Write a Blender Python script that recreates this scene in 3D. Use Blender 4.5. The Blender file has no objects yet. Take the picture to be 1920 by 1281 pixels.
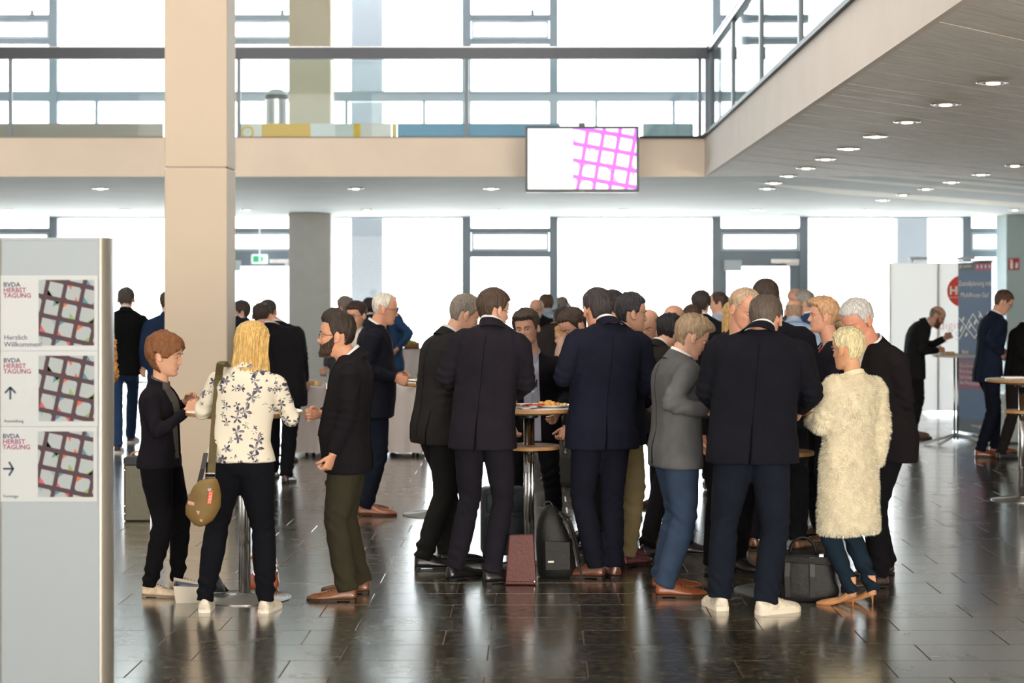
import bpy, bmesh, math, random
import numpy as np
from mathutils import Vector, Matrix, noise
from mathutils.bvhtree import BVHTree
random.seed(7)
PI = math.pi
C = bpy.context.scene.collection
scn = bpy.context.scene

# ------------------------------------------------------------------ camera, world, lamps, exposure
FPX, HX, HY, CH = 3500.0, 1009.0, 545.0, 1.8      # focal length in px, horizon point, eye height
cam = bpy.data.cameras.new('camera'); cam_o = bpy.data.objects.new('camera', cam); C.objects.link(cam_o)
cam_o.location = (0, 0, CH); cam_o.rotation_euler = (PI/2, 0, 0)
cam.lens = FPX*36/1920; cam.sensor_width = 36
cam.shift_x = (960-HX)/1920; cam.shift_y = -(640.5-HY)/1920
cam.clip_start = .1; cam.clip_end = 300
cam.dof.use_dof = True; cam.dof.focus_distance = 11.0; cam.dof.aperture_fstop = 3.2
scn.camera = cam_o

w = bpy.data.worlds.new('sky'); scn.world = w; w.use_nodes = True
bg = w.node_tree.nodes['Background']; bg.inputs[0].default_value = (.93, .965, 1, 1); bg.inputs[1].default_value = 9

def area(name, loc, rot, sx, sy, power, col):
    l = bpy.data.lights.new(name, 'AREA'); l.shape = 'RECTANGLE'; l.size = sx; l.size_y = sy
    l.energy = power; l.color = col
    o = bpy.data.objects.new(name, l); C.objects.link(o); o.location = loc; o.rotation_euler = rot
    return o
area('front_fill', (-1, -13.8, 4.2), (math.radians(90), 0, 0), 24, 8, 2900, (1, .95, .89))  # unseen fill light added behind the camera to brighten camera-facing sides; no window here
area('hall_lamp', (-3.5, 12.5, 8.7), (math.radians(20), 0, 0), 9, 7, 560, (1, .88, .76))
area('ceiling_fill', (7, -6, .4), (math.radians(130), 0, 0), 8, 3, 2600, (1, .86, .70))  # added uplight out of view, there only to lift the right gallery's underside
sun = bpy.data.lights.new('sun', 'SUN'); sun.energy = 30; sun.angle = .01; sun.color = (1, .97, .92)
sun_o = bpy.data.objects.new('sun', sun); C.objects.link(sun_o); sun_o.rotation_euler = (0, math.radians(42), 0)
scn.view_settings.view_transform = 'Standard'; scn.view_settings.look = 'None'
scn.view_settings.gamma = 1; scn.view_settings.use_curve_mapping = False
scn.view_settings.exposure = 0.3

# ------------------------------------------------------------------ helpers
def P(px, py, Y): return Vector(((px-HX)/FPX*Y, Y, CH-(py-HY)/FPX*Y))
def X(px, Y): return (px-HX)/FPX*Y
def Z(py, Y): return CH-(py-HY)/FPX*Y
def YG(py): return CH*FPX/(py-HY)

def lin(c): return tuple((v/12.92 if v <= .04045 else ((v+.055)/1.055)**2.4) for v in c)
def hexc(h): return lin(tuple(int(h[i:i+2], 16)/255 for i in (0, 2, 4)))

MATS = {}
def mat(name, col, rough=.6, metal=0, bump=0, bscale=60, var=0, vscale=6, sheen=0, emit=None, spec=.5, coat=0, stretch=(1, 1, 1), col2=None):
    if name in MATS: return MATS[name]
    m = bpy.data.materials.new(name); m.use_nodes = True; MATS[name] = m
    nt = m.node_tree; b = nt.nodes['Principled BSDF']; L = nt.links.new
    if isinstance(col, str): col = hexc(col)
    b.inputs['Base Color'].default_value = (*col, 1); b.inputs['Roughness'].default_value = rough
    b.inputs['Metallic'].default_value = metal; b.inputs['Specular IOR Level'].default_value = spec
    if coat: b.inputs['Coat Weight'].default_value = coat; b.inputs['Coat Roughness'].default_value = .1
    if sheen: b.inputs['Sheen Weight'].default_value = sheen; b.inputs['Sheen Roughness'].default_value = .6
    if emit: b.inputs['Emission Color'].default_value = (*emit[0], 1); b.inputs['Emission Strength'].default_value = emit[1]
    if bump or var:
        tc = nt.nodes.new('ShaderNodeTexCoord'); mp = nt.nodes.new('ShaderNodeMapping'); mp.inputs['Scale'].default_value = stretch
        L(tc.outputs['Object'], mp.inputs[0])
    if var:
        n = nt.nodes.new('ShaderNodeTexNoise'); n.inputs['Scale'].default_value = vscale; n.inputs['Detail'].default_value = 4
        L(mp.outputs[0], n.inputs['Vector'])
        r = nt.nodes.new('ShaderNodeValToRGB'); r.color_ramp.elements[0].position = .3; r.color_ramp.elements[1].position = .7
        c2 = hexc(col2) if isinstance(col2, str) else col2
        lo = tuple(max(0, v*(1-var)) for v in col); hi = c2 if c2 else tuple(min(1, v*(1+var)) for v in col)
        r.color_ramp.elements[0].color = (*lo, 1); r.color_ramp.elements[1].color = (*hi, 1)
        L(n.outputs[0], r.inputs[0]); L(r.outputs[0], b.inputs['Base Color'])
    if bump:
        n = nt.nodes.new('ShaderNodeTexNoise'); n.inputs['Scale'].default_value = bscale; n.inputs['Detail'].default_value = 3
        L(mp.outputs[0], n.inputs['Vector'])
        bp = nt.nodes.new('ShaderNodeBump'); bp.inputs['Strength'].default_value = bump; bp.inputs['Distance'].default_value = .01
        L(n.outputs[0], bp.inputs['Height']); L(bp.outputs[0], b.inputs['Normal'])
    return m

def glass(name, tint=(1, 1, 1), refl=.5):
    m = bpy.data.materials.new(name); m.use_nodes = True; nt = m.node_tree; nt.nodes.clear()
    o = nt.nodes.new('ShaderNodeOutputMaterial'); t = nt.nodes.new('ShaderNodeBsdfTransparent'); t.inputs[0].default_value = (*tint, 1)
    g = nt.nodes.new('ShaderNodeBsdfGlossy'); g.inputs['Roughness'].default_value = .02
    f = nt.nodes.new('ShaderNodeFresnel'); f.inputs[0].default_value = 1.3
    mm = nt.nodes.new('ShaderNodeMath'); mm.operation = 'MULTIPLY'; mm.inputs[1].default_value = refl
    x = nt.nodes.new('ShaderNodeMixShader'); L = nt.links.new
    L(f.outputs[0], mm.inputs[0]); L(mm.outputs[0], x.inputs[0]); L(t.outputs[0], x.inputs[1]); L(g.outputs[0], x.inputs[2]); L(x.outputs[0], o.inputs[0])
    MATS[name] = m
    return m

class MB:
    """collects geometry for one mesh object"""
    def __init__(s): s.v = []; s.f = []; s.mi = []; s.m = 0
    def add(s, vs, fs):
        n = len(s.v); s.v += [tuple(v) for v in vs]; s.f += [tuple(i+n for i in f) for f in fs]; s.mi += [s.m]*len(fs)
    def box(s, x0, x1, y0, y1, z0, z1):
        s.add([(x, y, z) for z in (z0, z1) for y in (y0, y1) for x in (x0, x1)],
              [(0, 2, 3, 1), (4, 5, 7, 6), (0, 1, 5, 4), (2, 6, 7, 3), (0, 4, 6, 2), (1, 3, 7, 5)])
    def bbox(s, x0, x1, y0, y1, z0, z1, b=.01):
        """box with chamfered edges"""
        bm = bmesh.new(); bmesh.ops.create_cube(bm, size=1)
        for v in bm.verts: v.co = Vector(((x0+x1)/2+v.co.x*(x1-x0), (y0+y1)/2+v.co.y*(y1-y0), (z0+z1)/2+v.co.z*(z1-z0)))
        bmesh.ops.bevel(bm, geom=bm.edges[:], offset=b, segments=2, affect='EDGES', profile=.5)
        s.add([v.co[:] for v in bm.verts], [[v.index for v in f.verts] for f in bm.faces]) if not bm.verts.index_update() else 0
        bm.free()
    def loft(s, rings, cap=True, closed=True):
        n = len(rings[0]); vs = [v for r in rings for v in r]; fs = []
        for i in range(len(rings)-1):
            for j in range(n if closed else n-1):
                a = i*n+j; b = i*n+(j+1) % n
                fs.append((a, b, b+n, a+n))
        if cap: fs.append(tuple(range(n))[::-1]); fs.append(tuple((len(rings)-1)*n+j for j in range(n)))
        s.add(vs, fs)
    def tube(s, pts, rad, n=10, cap=True):
        pts = [Vector(p) for p in pts]
        if not hasattr(rad, '__len__'): rad = [rad]*len(pts)
        rings = []; prev = None
        for i, p in enumerate(pts):
            t = (pts[min(i+1, len(pts)-1)]-pts[max(i-1, 0)]).normalized()
            if prev is None: u = t.orthogonal().normalized()
            else: u = (prev-t*prev.dot(t)); u = u.normalized() if u.length > 1e-6 else t.orthogonal().normalized()
            prev = u; v = t.cross(u); r = rad[i]; ra, rb = (r if hasattr(r, '__len__') else (r, r))
            rings.append([p+u*math.cos(2*PI*k/n)*ra+v*math.sin(2*PI*k/n)*rb for k in range(n)])
        s.loft(rings, cap)
    def lathe(s, prof, c=(0, 0, 0), n=32, cap=True):
        rings = [[(c[0]+r*math.cos(2*PI*k/n), c[1]+r*math.sin(2*PI*k/n), c[2]+z) for k in range(n)] for r, z in prof]
        s.loft(rings, cap)
    def poly(s, pts, depth=None):
        """flat polygon given as 3D points; optional extrusion vector"""
        n = len(pts)
        if depth is None: s.add(pts, [tuple(range(n))]); return
        d = Vector(depth); vs = [Vector(p) for p in pts]+[Vector(p)+d for p in pts]
        s.add(vs, [tuple(range(n))[::-1], tuple(range(n, 2*n))]+[(i, (i+1) % n, (i+1) % n+n, i+n) for i in range(n)])
    def mesh(s, name):
        me = bpy.data.meshes.new(name); me.from_pydata([tuple(v) for v in s.v], [], s.f); me.update(); return me
    def build(s, name, mats, parent=None, smooth=False, fix=False):
        me = s.mesh(name)
        if fix:
            bm = bmesh.new(); bm.from_mesh(me); bmesh.ops.recalc_face_normals(bm, faces=bm.faces[:]); bm.to_mesh(me); bm.free()
        for m in (mats if isinstance(mats, (list, tuple)) else [mats]): me.materials.append(m)
        if any(s.mi): me.polygons.foreach_set('material_index', s.mi)
        if smooth: me.shade_smooth() if smooth is True else me.set_sharp_from_angle(angle=math.radians(smooth))
        o = bpy.data.objects.new(name, me); C.objects.link(o)
        if parent: o.parent = parent
        return o

def tag(o, label=None, cat=None, group=None, kind=None):
    for k, v in (('label', label), ('category', cat), ('group', group), ('kind', kind)):
        if v: o[k] = v
    return o
def empty(name, loc=(0, 0, 0), rz=0, **k):
    o = bpy.data.objects.new(name, None); C.objects.link(o); o.location = loc; o.rotation_euler = (0, 0, rz); o.empty_display_size = .1
    return tag(o, **k)
def link_copy(o, parent=None, loc=None, rz=None):
    c = o.copy(); C.objects.link(c); c.parent = parent
    if loc is not None: c.location = loc
    if rz is not None: c.rotation_euler = (0, 0, rz)
    for ch in list(o.children): link_copy(ch, c)
    return c
def text(body, size, loc, mat_, parent, name='lettering', rot=(PI/2, 0, 0), depth=.0008, align='LEFT', sx=1, bold=0):
    cu = bpy.data.curves.new(name, 'FONT'); cu.body = body; cu.size = size; cu.extrude = depth; cu.align_x = align; cu.offset = bold; cu.resolution_u = 2
    o = bpy.data.objects.new(name, cu); C.objects.link(o)
    dg = bpy.context.evaluated_depsgraph_get(); me = bpy.data.meshes.new_from_object(o.evaluated_get(dg)); bpy.data.objects.remove(o)
    me.materials.clear(); me.materials.append(mat_)
    o = bpy.data.objects.new(name, me); C.objects.link(o); o.location = loc; o.rotation_euler = rot; o.scale = (sx, 1, 1)
    if parent: o.parent = parent
    return o
def clip(poly, lo, hi, ax):
    for sgn, lim in ((1, lo), (-1, hi)):
        out = []
        for i in range(len(poly)):
            a, b = poly[i], poly[(i+1) % len(poly)]
            da, db = sgn*(a[ax]-lim), sgn*(b[ax]-lim)
            if da >= 0: out.append(a)
            if da*db < 0:
                t = da/(da-db); out.append(tuple(a[k]+(b[k]-a[k])*t for k in range(2)))
        poly = out
        if not poly: return poly
    return poly
def clip_half(poly, p, d):
    """keep the side left of the line through p with direction d"""
    out = []
    f = lambda q: d[0]*(q[1]-p[1])-d[1]*(q[0]-p[0])
    for i in range(len(poly)):
        a, b = poly[i], poly[(i+1) % len(poly)]; da, db = f(a), f(b)
        if da >= 0: out.append(a)
        if da*db < 0:
            t = da/(da-db); out.append(tuple(a[k]+(b[k]-a[k])*t for k in range(2)))
    return out
def clip_rect(poly, r):
    poly = clip(poly, r[0], r[2], 0)
    return clip(poly, r[1], r[3], 1) if poly else poly

# ------------------------------------------------------------------ materials of the building
M_conc = mat('smooth_concrete', 'bfc5ca', .75, bump=.15, bscale=8, var=.05, vscale=1.2)
M_board = mat('board_marked_concrete', 'e6e1da', .62, bump=.8, bscale=7, var=.16, vscale=4, stretch=(.5, 9, 1))
M_parapet = mat('parapet_plaster', 'f3e4d4', .85, bump=.08, bscale=5, var=.03, vscale=2)
M_parapet2 = mat('parapet_plaster_light', 'e4dcd6', .85, bump=.08, bscale=5, var=.03, vscale=2)
M_pillar = mat('pillar_cladding', 'c4b6a4', .7, bump=.05, bscale=90, var=.03, vscale=1)
M_column = mat('grey_column_paint', 'd2d0cc', .8, bump=.05, bscale=20, var=.03)
M_column2 = mat('grey_green_column_paint', 'a2b0b2', .8, bump=.05, bscale=20, var=.03)
M_white = mat('white_wall_paint', 'e2dfda', .85, bump=.04, bscale=30)
M_frame = mat('blue_grey_window_frame', '848f9a', .45, bump=.03, bscale=40)
M_framew = mat('light_window_sash', 'c9d2d9', .45)
M_rail = mat('dark_handrail', '4c5057', .35, metal=.4, bump=.03)
M_steel = mat('brushed_steel', 'b8babd', .25, metal=1, bump=.1, bscale=20, stretch=(1, 1, 12))
M_chrome = mat('chrome', 'd8dadd', .08, metal=1, bump=.02)
M_black = mat('black_trim', '15171a', .5, bump=.05)
G_win = glass('window_glass', (.97, .99, .99), .6)
G_rail = glass('railing_glass', (.93, .975, .97), .8)
M_paving = mat('pale_outdoor_paving', 'c8c8c4', .9, bump=.2, bscale=6, var=.1)
M_joint = mat('floor_joint', '5a3c2c', .5, bump=.05)

def floor_mat():
    m = bpy.data.materials.new('polished_dark_stone'); m.use_nodes = True; nt = m.node_tree; b = nt.nodes['Principled BSDF']; L = nt.links.new
    g = nt.nodes.new('ShaderNodeNewGeometry')
    oi = nt.nodes.new('ShaderNodeObjectInfo')
    n1 = nt.nodes.new('ShaderNodeTexNoise'); n1.inputs['Scale'].default_value = 20; n1.inputs['Detail'].default_value = 6
    n1.inputs['Roughness'].default_value = .62
    L(g.outputs['Position'], n1.inputs['Vector'])
    r1 = nt.nodes.new('ShaderNodeValToRGB'); e = r1.color_ramp.elements
    e[0].position = .38; e[0].color = (.02, .019, .012, 1); e[1].position = .68; e[1].color = (.19, .155, .085, 1)
    e2 = e.new(.52); e2.color = (.055, .048, .029, 1)
    L(n1.outputs[0], r1.inputs[0])
    mp = nt.nodes.new('ShaderNodeMapping'); mp.inputs['Scale'].default_value = (1, 1.35, 1); L(g.outputs['Position'], mp.inputs[0])
    v = nt.nodes.new('ShaderNodeTexVoronoi'); v.inputs['Scale'].default_value = 27; v.inputs['Randomness'].default_value = 1
    L(mp.outputs[0], v.inputs['Vector'])
    # light chips: small cells whose random value is high
    sep = nt.nodes.new('ShaderNodeSeparateColor'); L(v.outputs['Color'], sep.inputs[0])
    rad = nt.nodes.new('ShaderNodeMath'); rad.operation = 'MULTIPLY_ADD'; rad.inputs[1].default_value = .62; rad.inputs[2].default_value = -.3
    L(sep.outputs[0], rad.inputs[0])
    n2 = nt.nodes.new('ShaderNodeTexNoise'); n2.inputs['Scale'].default_value = 60; L(g.outputs['Position'], n2.inputs['Vector'])
    ad = nt.nodes.new('ShaderNodeMath'); ad.operation = 'MULTIPLY_ADD'; ad.inputs[1].default_value = .5; L(n2.outputs[0], ad.inputs[0]); L(v.outputs['Distance'], ad.inputs[2])
    lt = nt.nodes.new('ShaderNodeMath'); lt.operation = 'LESS_THAN'
    L(ad.outputs[0], lt.inputs[0])
    rr = nt.nodes.new('ShaderNodeMath'); rr.operation = 'ADD'; rr.inputs[1].default_value = .3; L(rad.outputs[0], rr.inputs[0]); L(rr.outputs[0], lt.inputs[1])
    r2 = nt.nodes.new('ShaderNodeValToRGB'); e = r2.color_ramp.elements
    e[0].color = (.07, .07, .035, 1); e[1].color = (.42, .32, .17, 1); e3 = e.new(.75); e3.color = (.16, .145, .08, 1)
    L(sep.outputs[1], r2.inputs[0])
    mx = nt.nodes.new('ShaderNodeMix'); mx.data_type = 'RGBA'; L(lt.outputs[0], mx.inputs[0]); L(r1.outputs[0], mx.inputs[6]); L(r2.outputs[0], mx.inputs[7])
    # each tile a touch lighter or darker
    mr = nt.nodes.new('ShaderNodeMapRange'); mr.inputs[3].default_value = .75; mr.inputs[4].default_value = 1.3; L(oi.outputs['Random'], mr.inputs[0])
    hs = nt.nodes.new('ShaderNodeHueSaturation'); L(mr.outputs[0], hs.inputs['Value']); L(mx.outputs[2], hs.inputs['Color'])
    L(hs.outputs[0], b.inputs['Base Color'])
    n3 = nt.nodes.new('ShaderNodeTexNoise'); n3.inputs['Scale'].default_value = 3; n3.inputs['Detail'].default_value = 5; L(g.outputs['Position'], n3.inputs['Vector'])
    m3 = nt.nodes.new('ShaderNodeMapRange'); m3.inputs[3].default_value = .2; m3.inputs[4].default_value = .32; L(n3.outputs[0], m3.inputs[0]); L(m3.outputs[0], b.inputs['Roughness'])
    bp = nt.nodes.new('ShaderNodeBump'); bp.inputs['Strength'].default_value = .06; bp.inputs['Distance'].default_value = .004
    n4 = nt.nodes.new('ShaderNodeTexNoise'); n4.inputs['Scale'].default_value = 14; n4.inputs['Detail'].default_value = 4; L(g.outputs['Position'], n4.inputs['Vector'])
    L(n4.outputs[0], bp.inputs['Height']); L(bp.outputs[0], b.inputs['Normal'])
    b.inputs['Specular IOR Level'].default_value = .75; b.inputs['Coat Weight'].default_value = 1; b.inputs['Coat Roughness'].default_value = .15; b.inputs['Coat IOR'].default_value = 1.75
    return m
M_floor = floor_mat()

# ------------------------------------------------------------------ the setting
XL, XR, YB, YF, ZC, ZS, ZR = -13.0, 12.5, -14.0, 36.4, 3.237, 3.72, 9.0
YE, XE = 23.5, 2.14          # front edge of the far gallery, left edge of the right gallery
fb = MB(); fb.box(XL, XR, YB, YF, -.3, -.004)
floor = fb.build('floor', M_joint); tag(floor, kind='structure')
# tiles .72 x .402 m laid in alternating rows; near rows as single tiles, the rest joined
def tile_mesh(x0, x1, y0, y1):
    b = MB(); g = .0028; x0 += g; x1 -= g; y0 += g*.5; y1 -= g*.5; c = .0015
    b.add([(x0, y0, -.02), (x1, y0, -.02), (x1, y1, -.02), (x0, y1, -.02), (x0, y0, -c), (x1, y0, -c), (x1, y1, -c), (x0, y1, -c),
           (x0+c, y0+c, 0), (x1-c, y0+c, 0), (x1-c, y1-c, 0), (x0+c, y1-c, 0)],
          [(0, 1, 5, 4), (1, 2, 6, 5), (2, 3, 7, 6), (3, 0, 4, 7), (4, 5, 9, 8), (5, 6, 10, 9), (6, 7, 11, 10), (7, 4, 8, 11), (8, 9, 10, 11)])
    return b
tm = tile_mesh(0, .72, 0, .402).mesh('floor_tile'); tm.materials.append(M_floor)
rest = MB(); nt_ = 0
for r in range(-58, 68):
    y0 = 9.078+.402*r
    if y0 < YB or y0+.402 > YF: continue
    off = .472 if r % 2 == 0 else .234
    xa, xb = X(-60, y0+.4), X(1980, y0+.4)
    for i in range(-19, 18):
        x0 = off+.72*i
        if x0 < XL or x0+.72 > XR: continue
        if -2 <= r <= 16 and x0+.72 > xa and x0 < xb and nt_ < 300:
            o = bpy.data.objects.new('floor_tile', tm); C.objects.link(o); o.location = (x0, y0, 0); o.parent = floor; nt_ += 1
        else:
            t = tile_mesh(x0, x0+.72, y0, y0+.402); rest.add(t.v, t.f)
o = rest.build('floor_tiles_beyond', M_floor, floor); o['kind'] = 'stuff'

b = MB(); b.box(-60, 60, YF+.3, 120, -.3, -.05); tag(b.build('outdoor_ground', M_paving), kind='structure')

# galleries: L-shaped slab with upstand; underside is the ceiling
b = MB(); b.box(XL, XR, YE, YF, ZC, ZS); b.box(XE, XR, YB, YE-.002, ZC+.02, ZS)
ceiling = b.build('ceiling', M_conc); tag(ceiling, kind='structure')
# concrete face panels of the two gallery edges
b = MB(); b.box(XL, XE-.02, YE-.05, YE-.001, ZC-.005, ZS); tag(b.build('trim_1', M_parapet), kind='structure')
b = MB(); b.box(XE-.05, XE-.001, YB, YE-.051, ZC-.005, ZS); tag(b.build('trim_2', M_parapet2), kind='structure')
b = MB(); b.box(XL, XE-.05, YE-.06, YE+.1, ZS, ZS+.012); tag(b.build('trim_3', mat('sill_metal', '9a9590', .5)), kind='structure')
b = MB(); b.box(X(1200, YE-.1), XE-.06, YE-.09, YE-.055, ZS-.01, ZS+.02); b.box(XE-.085, XE-.045, YB, YE-.05, ZS-.005, ZS+.035)
tag(b.build('trim_4', M_black), kind='structure')
# board-marked underside, board by board, clipped to the region in front of the fold
bd = Vector((1, 1.15)).normalized(); bn = Vector((-bd.y, bd.x)); nb = 0
fold = (XE-.05, YE-.05); fd = Vector((.475, .88)).normalized()
region = [(XE, 4.0), (XR-.1, 4.0), (XR-.1, YF-.1), (XE, YF-.1)]
region = clip_half(region, fold, (-fd.x, -fd.y))
k = -60
rb = random.Random(3)
while k < 60:
    wd = rb.choice((.2, .24, .28, .34))/.25
    a, c = k*.25, (k+wd)*.25; k += wd
    def toq(p): return (bd.dot(Vector(p)), bn.dot(Vector(p)-Vector(fold)))
    q = clip([toq(p) for p in region], a+.002, c-.002, 1) if region else []
    if len(q) < 3: continue
    zz = ZC+rb.uniform(-.003, .003)
    b = MB(); inv = [(p[0], p[1]) for p in q]
    b.poly([(p[0], p[1]-(a+c)/2, zz) for p in inv], (0, 0, .022))
    o = b.build('ceiling_board', M_board, ceiling, fix=True)
    ctr = Vector(fold)-bd*bd.dot(Vector(fold))+bn*(a+c)/2
    o.location = (ctr.x, ctr.y, 0); o.rotation_euler = (0, 0, math.atan2(bd.y, bd.x)); nb += 1

# outer walls and roof (mostly outside the frame)
b = MB(); b.box(XL-.3, XL, YB, YF+.3, 0, ZR); tag(b.build('wall_left', M_white), kind='structure')
b = MB(); b.box(XR, XR+.3, YB, YF+.3, 0, ZR); tag(b.build('wall_right', M_white), kind='structure')
b = MB(); b.box(XL-.3, XR+.3, YB-.3, YB, 0, ZR); tag(b.build('wall_front', M_white), kind='structure')
b = MB(); b.box(XL-.3, XR+.3, YB-.3, YF+.4, ZR, ZR+.3); tag(b.build('ceiling_upper', M_white), kind='structure')

# glazed facade: bays repeat every 468 px at the facade's distance
S = FPX/YF
def fx(px): return (px-HX)/S
def fz(py): return CH-(py-HY)/S
nw = nd = 0
for fl in (0, 1):
    z0, z1 = (0, ZC) if fl == 0 else (ZS, ZR)
    for kk in range(-3, 4):
        xa, xb_, xc = fx(875+468*kk), fx(1038+468*kk), fx(875+468*(kk+1))
        xa = max(xa, XL); xc = min(xc, XR)
        if xb_ <= XL or xa >= XR: 
            if xc <= XL or xa >= XR: continue
        mh = .085
        # narrow bay with opening sash (and a door on the ground floor for two of them)
        if xb_ > XL and xa < XR and xb_ < XR+.5:
            xb2 = min(xb_, XR)
            door = fl == 0 and kk in (-1, 1)
            if door: nd += 1; root = empty('door_%d' % nd, ((xa+xb2)/2, YF, z0), kind='structure')
            else: nw += 1; root = empty('window_%d' % nw, ((xa+xb2)/2, YF, z0), kind='structure')
            hw = (xb2-xa)/2; b = MB()
            b.box(-hw-mh, -hw+mh, -.12, .12, 0, z1-z0); b.box(hw-mh, hw+mh, -.12, .12, 0, z1-z0)
            t1, t2 = ((3.017, 2.934), (2.575, 2.45)) if fl == 0 else ((fz(28), fz(39)), (fz(73), fz(84)))
            for a, c in (t1, t2): b.box(-hw+mh, hw-mh, -.08, .08, min(a, c)-z0, max(a, c)-z0)
            if fl == 1: b.box(-hw+mh, hw-mh, -.1, .1, fz(191)-z0, fz(172)-z0); b.box(-hw+mh, hw-mh, -.08, .08, 0, .12)
            b.build('frame', M_frame, root)
            s = MB(); lo = max(t2)-z0; hi = min(t1)-z0; e = .05; q = .05
            xi = hw-mh-.01
            for (a, c, d_, f_) in ((-xi, xi, lo, lo+q), (-xi, xi, hi-q, hi), (-xi, -xi+q, lo+q, hi-q), (xi-q, xi, lo+q, hi-q)): s.box(a, c, -.05, .03, d_, f_)
            s.build('sash', M_framew, root)
            if fl == 1:
                h_ = MB(); h_.box(-.1, .35, -.12, -.06, hi+.0, hi+.045); h_.box(.4, .47, -.1, -.05, hi+.08, hi+.2); h_.build('latch', M_frame, root)
            p = MB(); p.box(-hw+mh, hw-mh, -.005, .005, .02, z1-z0); p.build('pane', G_win, root)
            if door:
                d = MB(); t = 2.45; xo = hw-mh; dw = .11
                d.box(-xo, -xo+dw, -.09, .05, 0, t); d.box(xo-dw-.08, xo, -.09, .05, 0, t); d.box(-xo+dw, xo-dw-.08, -.09, .05, t-.18, t); d.box(-xo+dw, xo-dw-.08, -.09, .05, 0, .15)
                dl = d.build('door_leaf', M_frame, root)
                c_ = MB(); c_.box(.2, .75, -.16, -.09, t-.12, t-.04); c_.box(.5, .74, -.18, -.15, t-.16, t-.13); c_.build('door_closer', M_steel, root)
                c_ = MB(); c_.bbox(-xo+.05, -xo+.4, -.17, -.09, t-.27, t-.06, .02); c_.build('sensor_box', M_framew, root)
        # wide fixed bay
        x0, x1 = max(xb_, XL), min(xc, XR)
        if x1-x0 > .5:
            nw += 1; root = empty('window_%d' % nw, ((x0+x1)/2, YF, z0), kind='structure'); hw = (x1-x0)/2-mh
            b = MB()
            if fl == 1:
                b.box(-hw, hw, -.1, .1, fz(191)-z0, fz(172)-z0)
                for q in (-.42, .42): b.box(q*hw*1.2-.03, q*hw*1.2+.03, -.06, .06, 0, fz(190)-z0)
            b.box(-hw, hw, -.05, .05, 0, .04); b.box(-hw, hw, -.06, .06, z1-z0-.03, z1-z0)
            b.build('frame', M_frame, root)
            p = MB(); p.box(-hw, hw, -.005, .005, .1, z1-z0-.03); p.build('pane', G_win, root)

# exit sign over the left door
ex = empty('exit_sign', (fx(491), YF-.3, fz(495)), label='small lit white and green exit sign hanging in front of the left glass door', cat='sign')
b = MB(); b.bbox(-.16, .16, -.03, .03, 0, .18, .02); b.box(-.01, .01, -.01, .01, .18, ZC-fz(495)+.001); b.build('sign_box', mat('sign_white', 'eef2f0', .4, emit=((.9, 1, .95), .5)), ex)
gm = mat('sign_green', '1f9a63', .4, emit=((.05, .5, .25), .6))
b = MB(); b.box(-.12, -.01, -.036, -.03, .03, .15); b.build('door_symbol', gm, ex)
b = MB(); b.box(.03, .06, -.036, -.03, .03, .14); b.box(.03, .1, -.036, -.03, .08, .1); b.build('arrow_symbol', gm, ex)

# columns
def column(name, px0, px1, Y, depth, z0, z1, m, joints=()):
    x0, x1 = X(px0, Y), X(px1, Y); zs = [z0]+list(joints)+[z1]
    root = empty(name, ((x0+x1)/2, Y+depth/2, z0), kind='structure'); hw = (x1-x0)/2
    for a, c in zip(zs[:-1], zs[1:]):
        b = MB(); b.bbox(-hw, hw, -depth/2, depth/2, a+.004-z0, c-.004-z0, .012); b.build('cladding_panel', m, root)
    b = MB(); b.box(-hw+.02, hw-.02, -depth/2+.02, depth/2-.02, 0, z1-z0); b.build('core', M_column, root)
    return root
YP = 16.4
column('pillar', 308, 426, YP, .46, 0, ZR, M_pillar, (Z(314.5, YP),))
column('column', 541, 620, 34.6, .55, 0, ZC, M_column)
column('column.001', 541, 620, 34.6, .55, ZS, ZR, mat('cream_column_paint', 'b0a590', .8))
column('column.002', 1887, 1990, 35.2, .8, 0, ZC, M_column2)
for px0, px1 in ((658, 718), (1682, 1740), (-300, -240)):
    column('outer_column', px0, px1, 39.5, .5, 0, ZR, mat('pale_outer_column', '6a6d72', .8))

# railings of the two galleries
def rail_set(root_name, label, A, B, posts, zt, hh, post_w):
    """posts: list of parameters 0..1 along A-B"""
    root = empty(root_name, (A[0], A[1], ZS), label=label, cat='railing')
    D = Vector((B[0]-A[0], B[1]-A[1], 0)); n = D.normalized(); sd = Vector((-n.y, n.x, 0))
    def bar(p, q, w_, z0, z1):
        b = MB(); vs = []
        for z in (z0, z1):
            for pt, s_ in ((p, -1), (q, -1), (q, 1), (p, 1)): v = pt+sd*s_*w_/2; vs.append((v.x, v.y, z))
        b.add(vs, [(0, 3, 2, 1), (4, 5, 6, 7), (0, 1, 5, 4), (1, 2, 6, 5), (2, 3, 7, 6), (3, 0, 4, 7)]); return b
    bar(Vector((0, 0, 0)), D, .09, zt-hh-ZS, zt-ZS).build('handrail', M_rail, root)
    bar(Vector((0, 0, 0)), D, .11, zt-ZS, zt-ZS+.012).build('handrail_cap', M_steel, root)
    for t in posts:
        c = D*t; bar(c-n*post_w/2, c+n*post_w/2, .05, 0, zt-hh-ZS).build('post', M_frame, root)
    for t0, t1 in zip(posts[:-1], posts[1:]):
        bar(D*t0+n*(post_w/2+.004), D*t1-n*(post_w/2+.004), .012, .03, zt-hh-ZS-.01).build('glass_panel', G_rail, root)
    return root
YR = YE+.03; zr = Z(90, YR)
xs_ = [X(p, YR) for p in (-420, 20, 448, 875, 1312)]
xa = XL+.5; xb_ = XE+.03
rail_set('railing', 'glass railing with thick dark handrail along the far gallery edge', (xa, YR), (xb_, YR), [(x-xa)/(xb_-xa) for x in xs_]+[.997], zr, .14, .045)
yA, yB = YR-.06, 6.0
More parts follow.
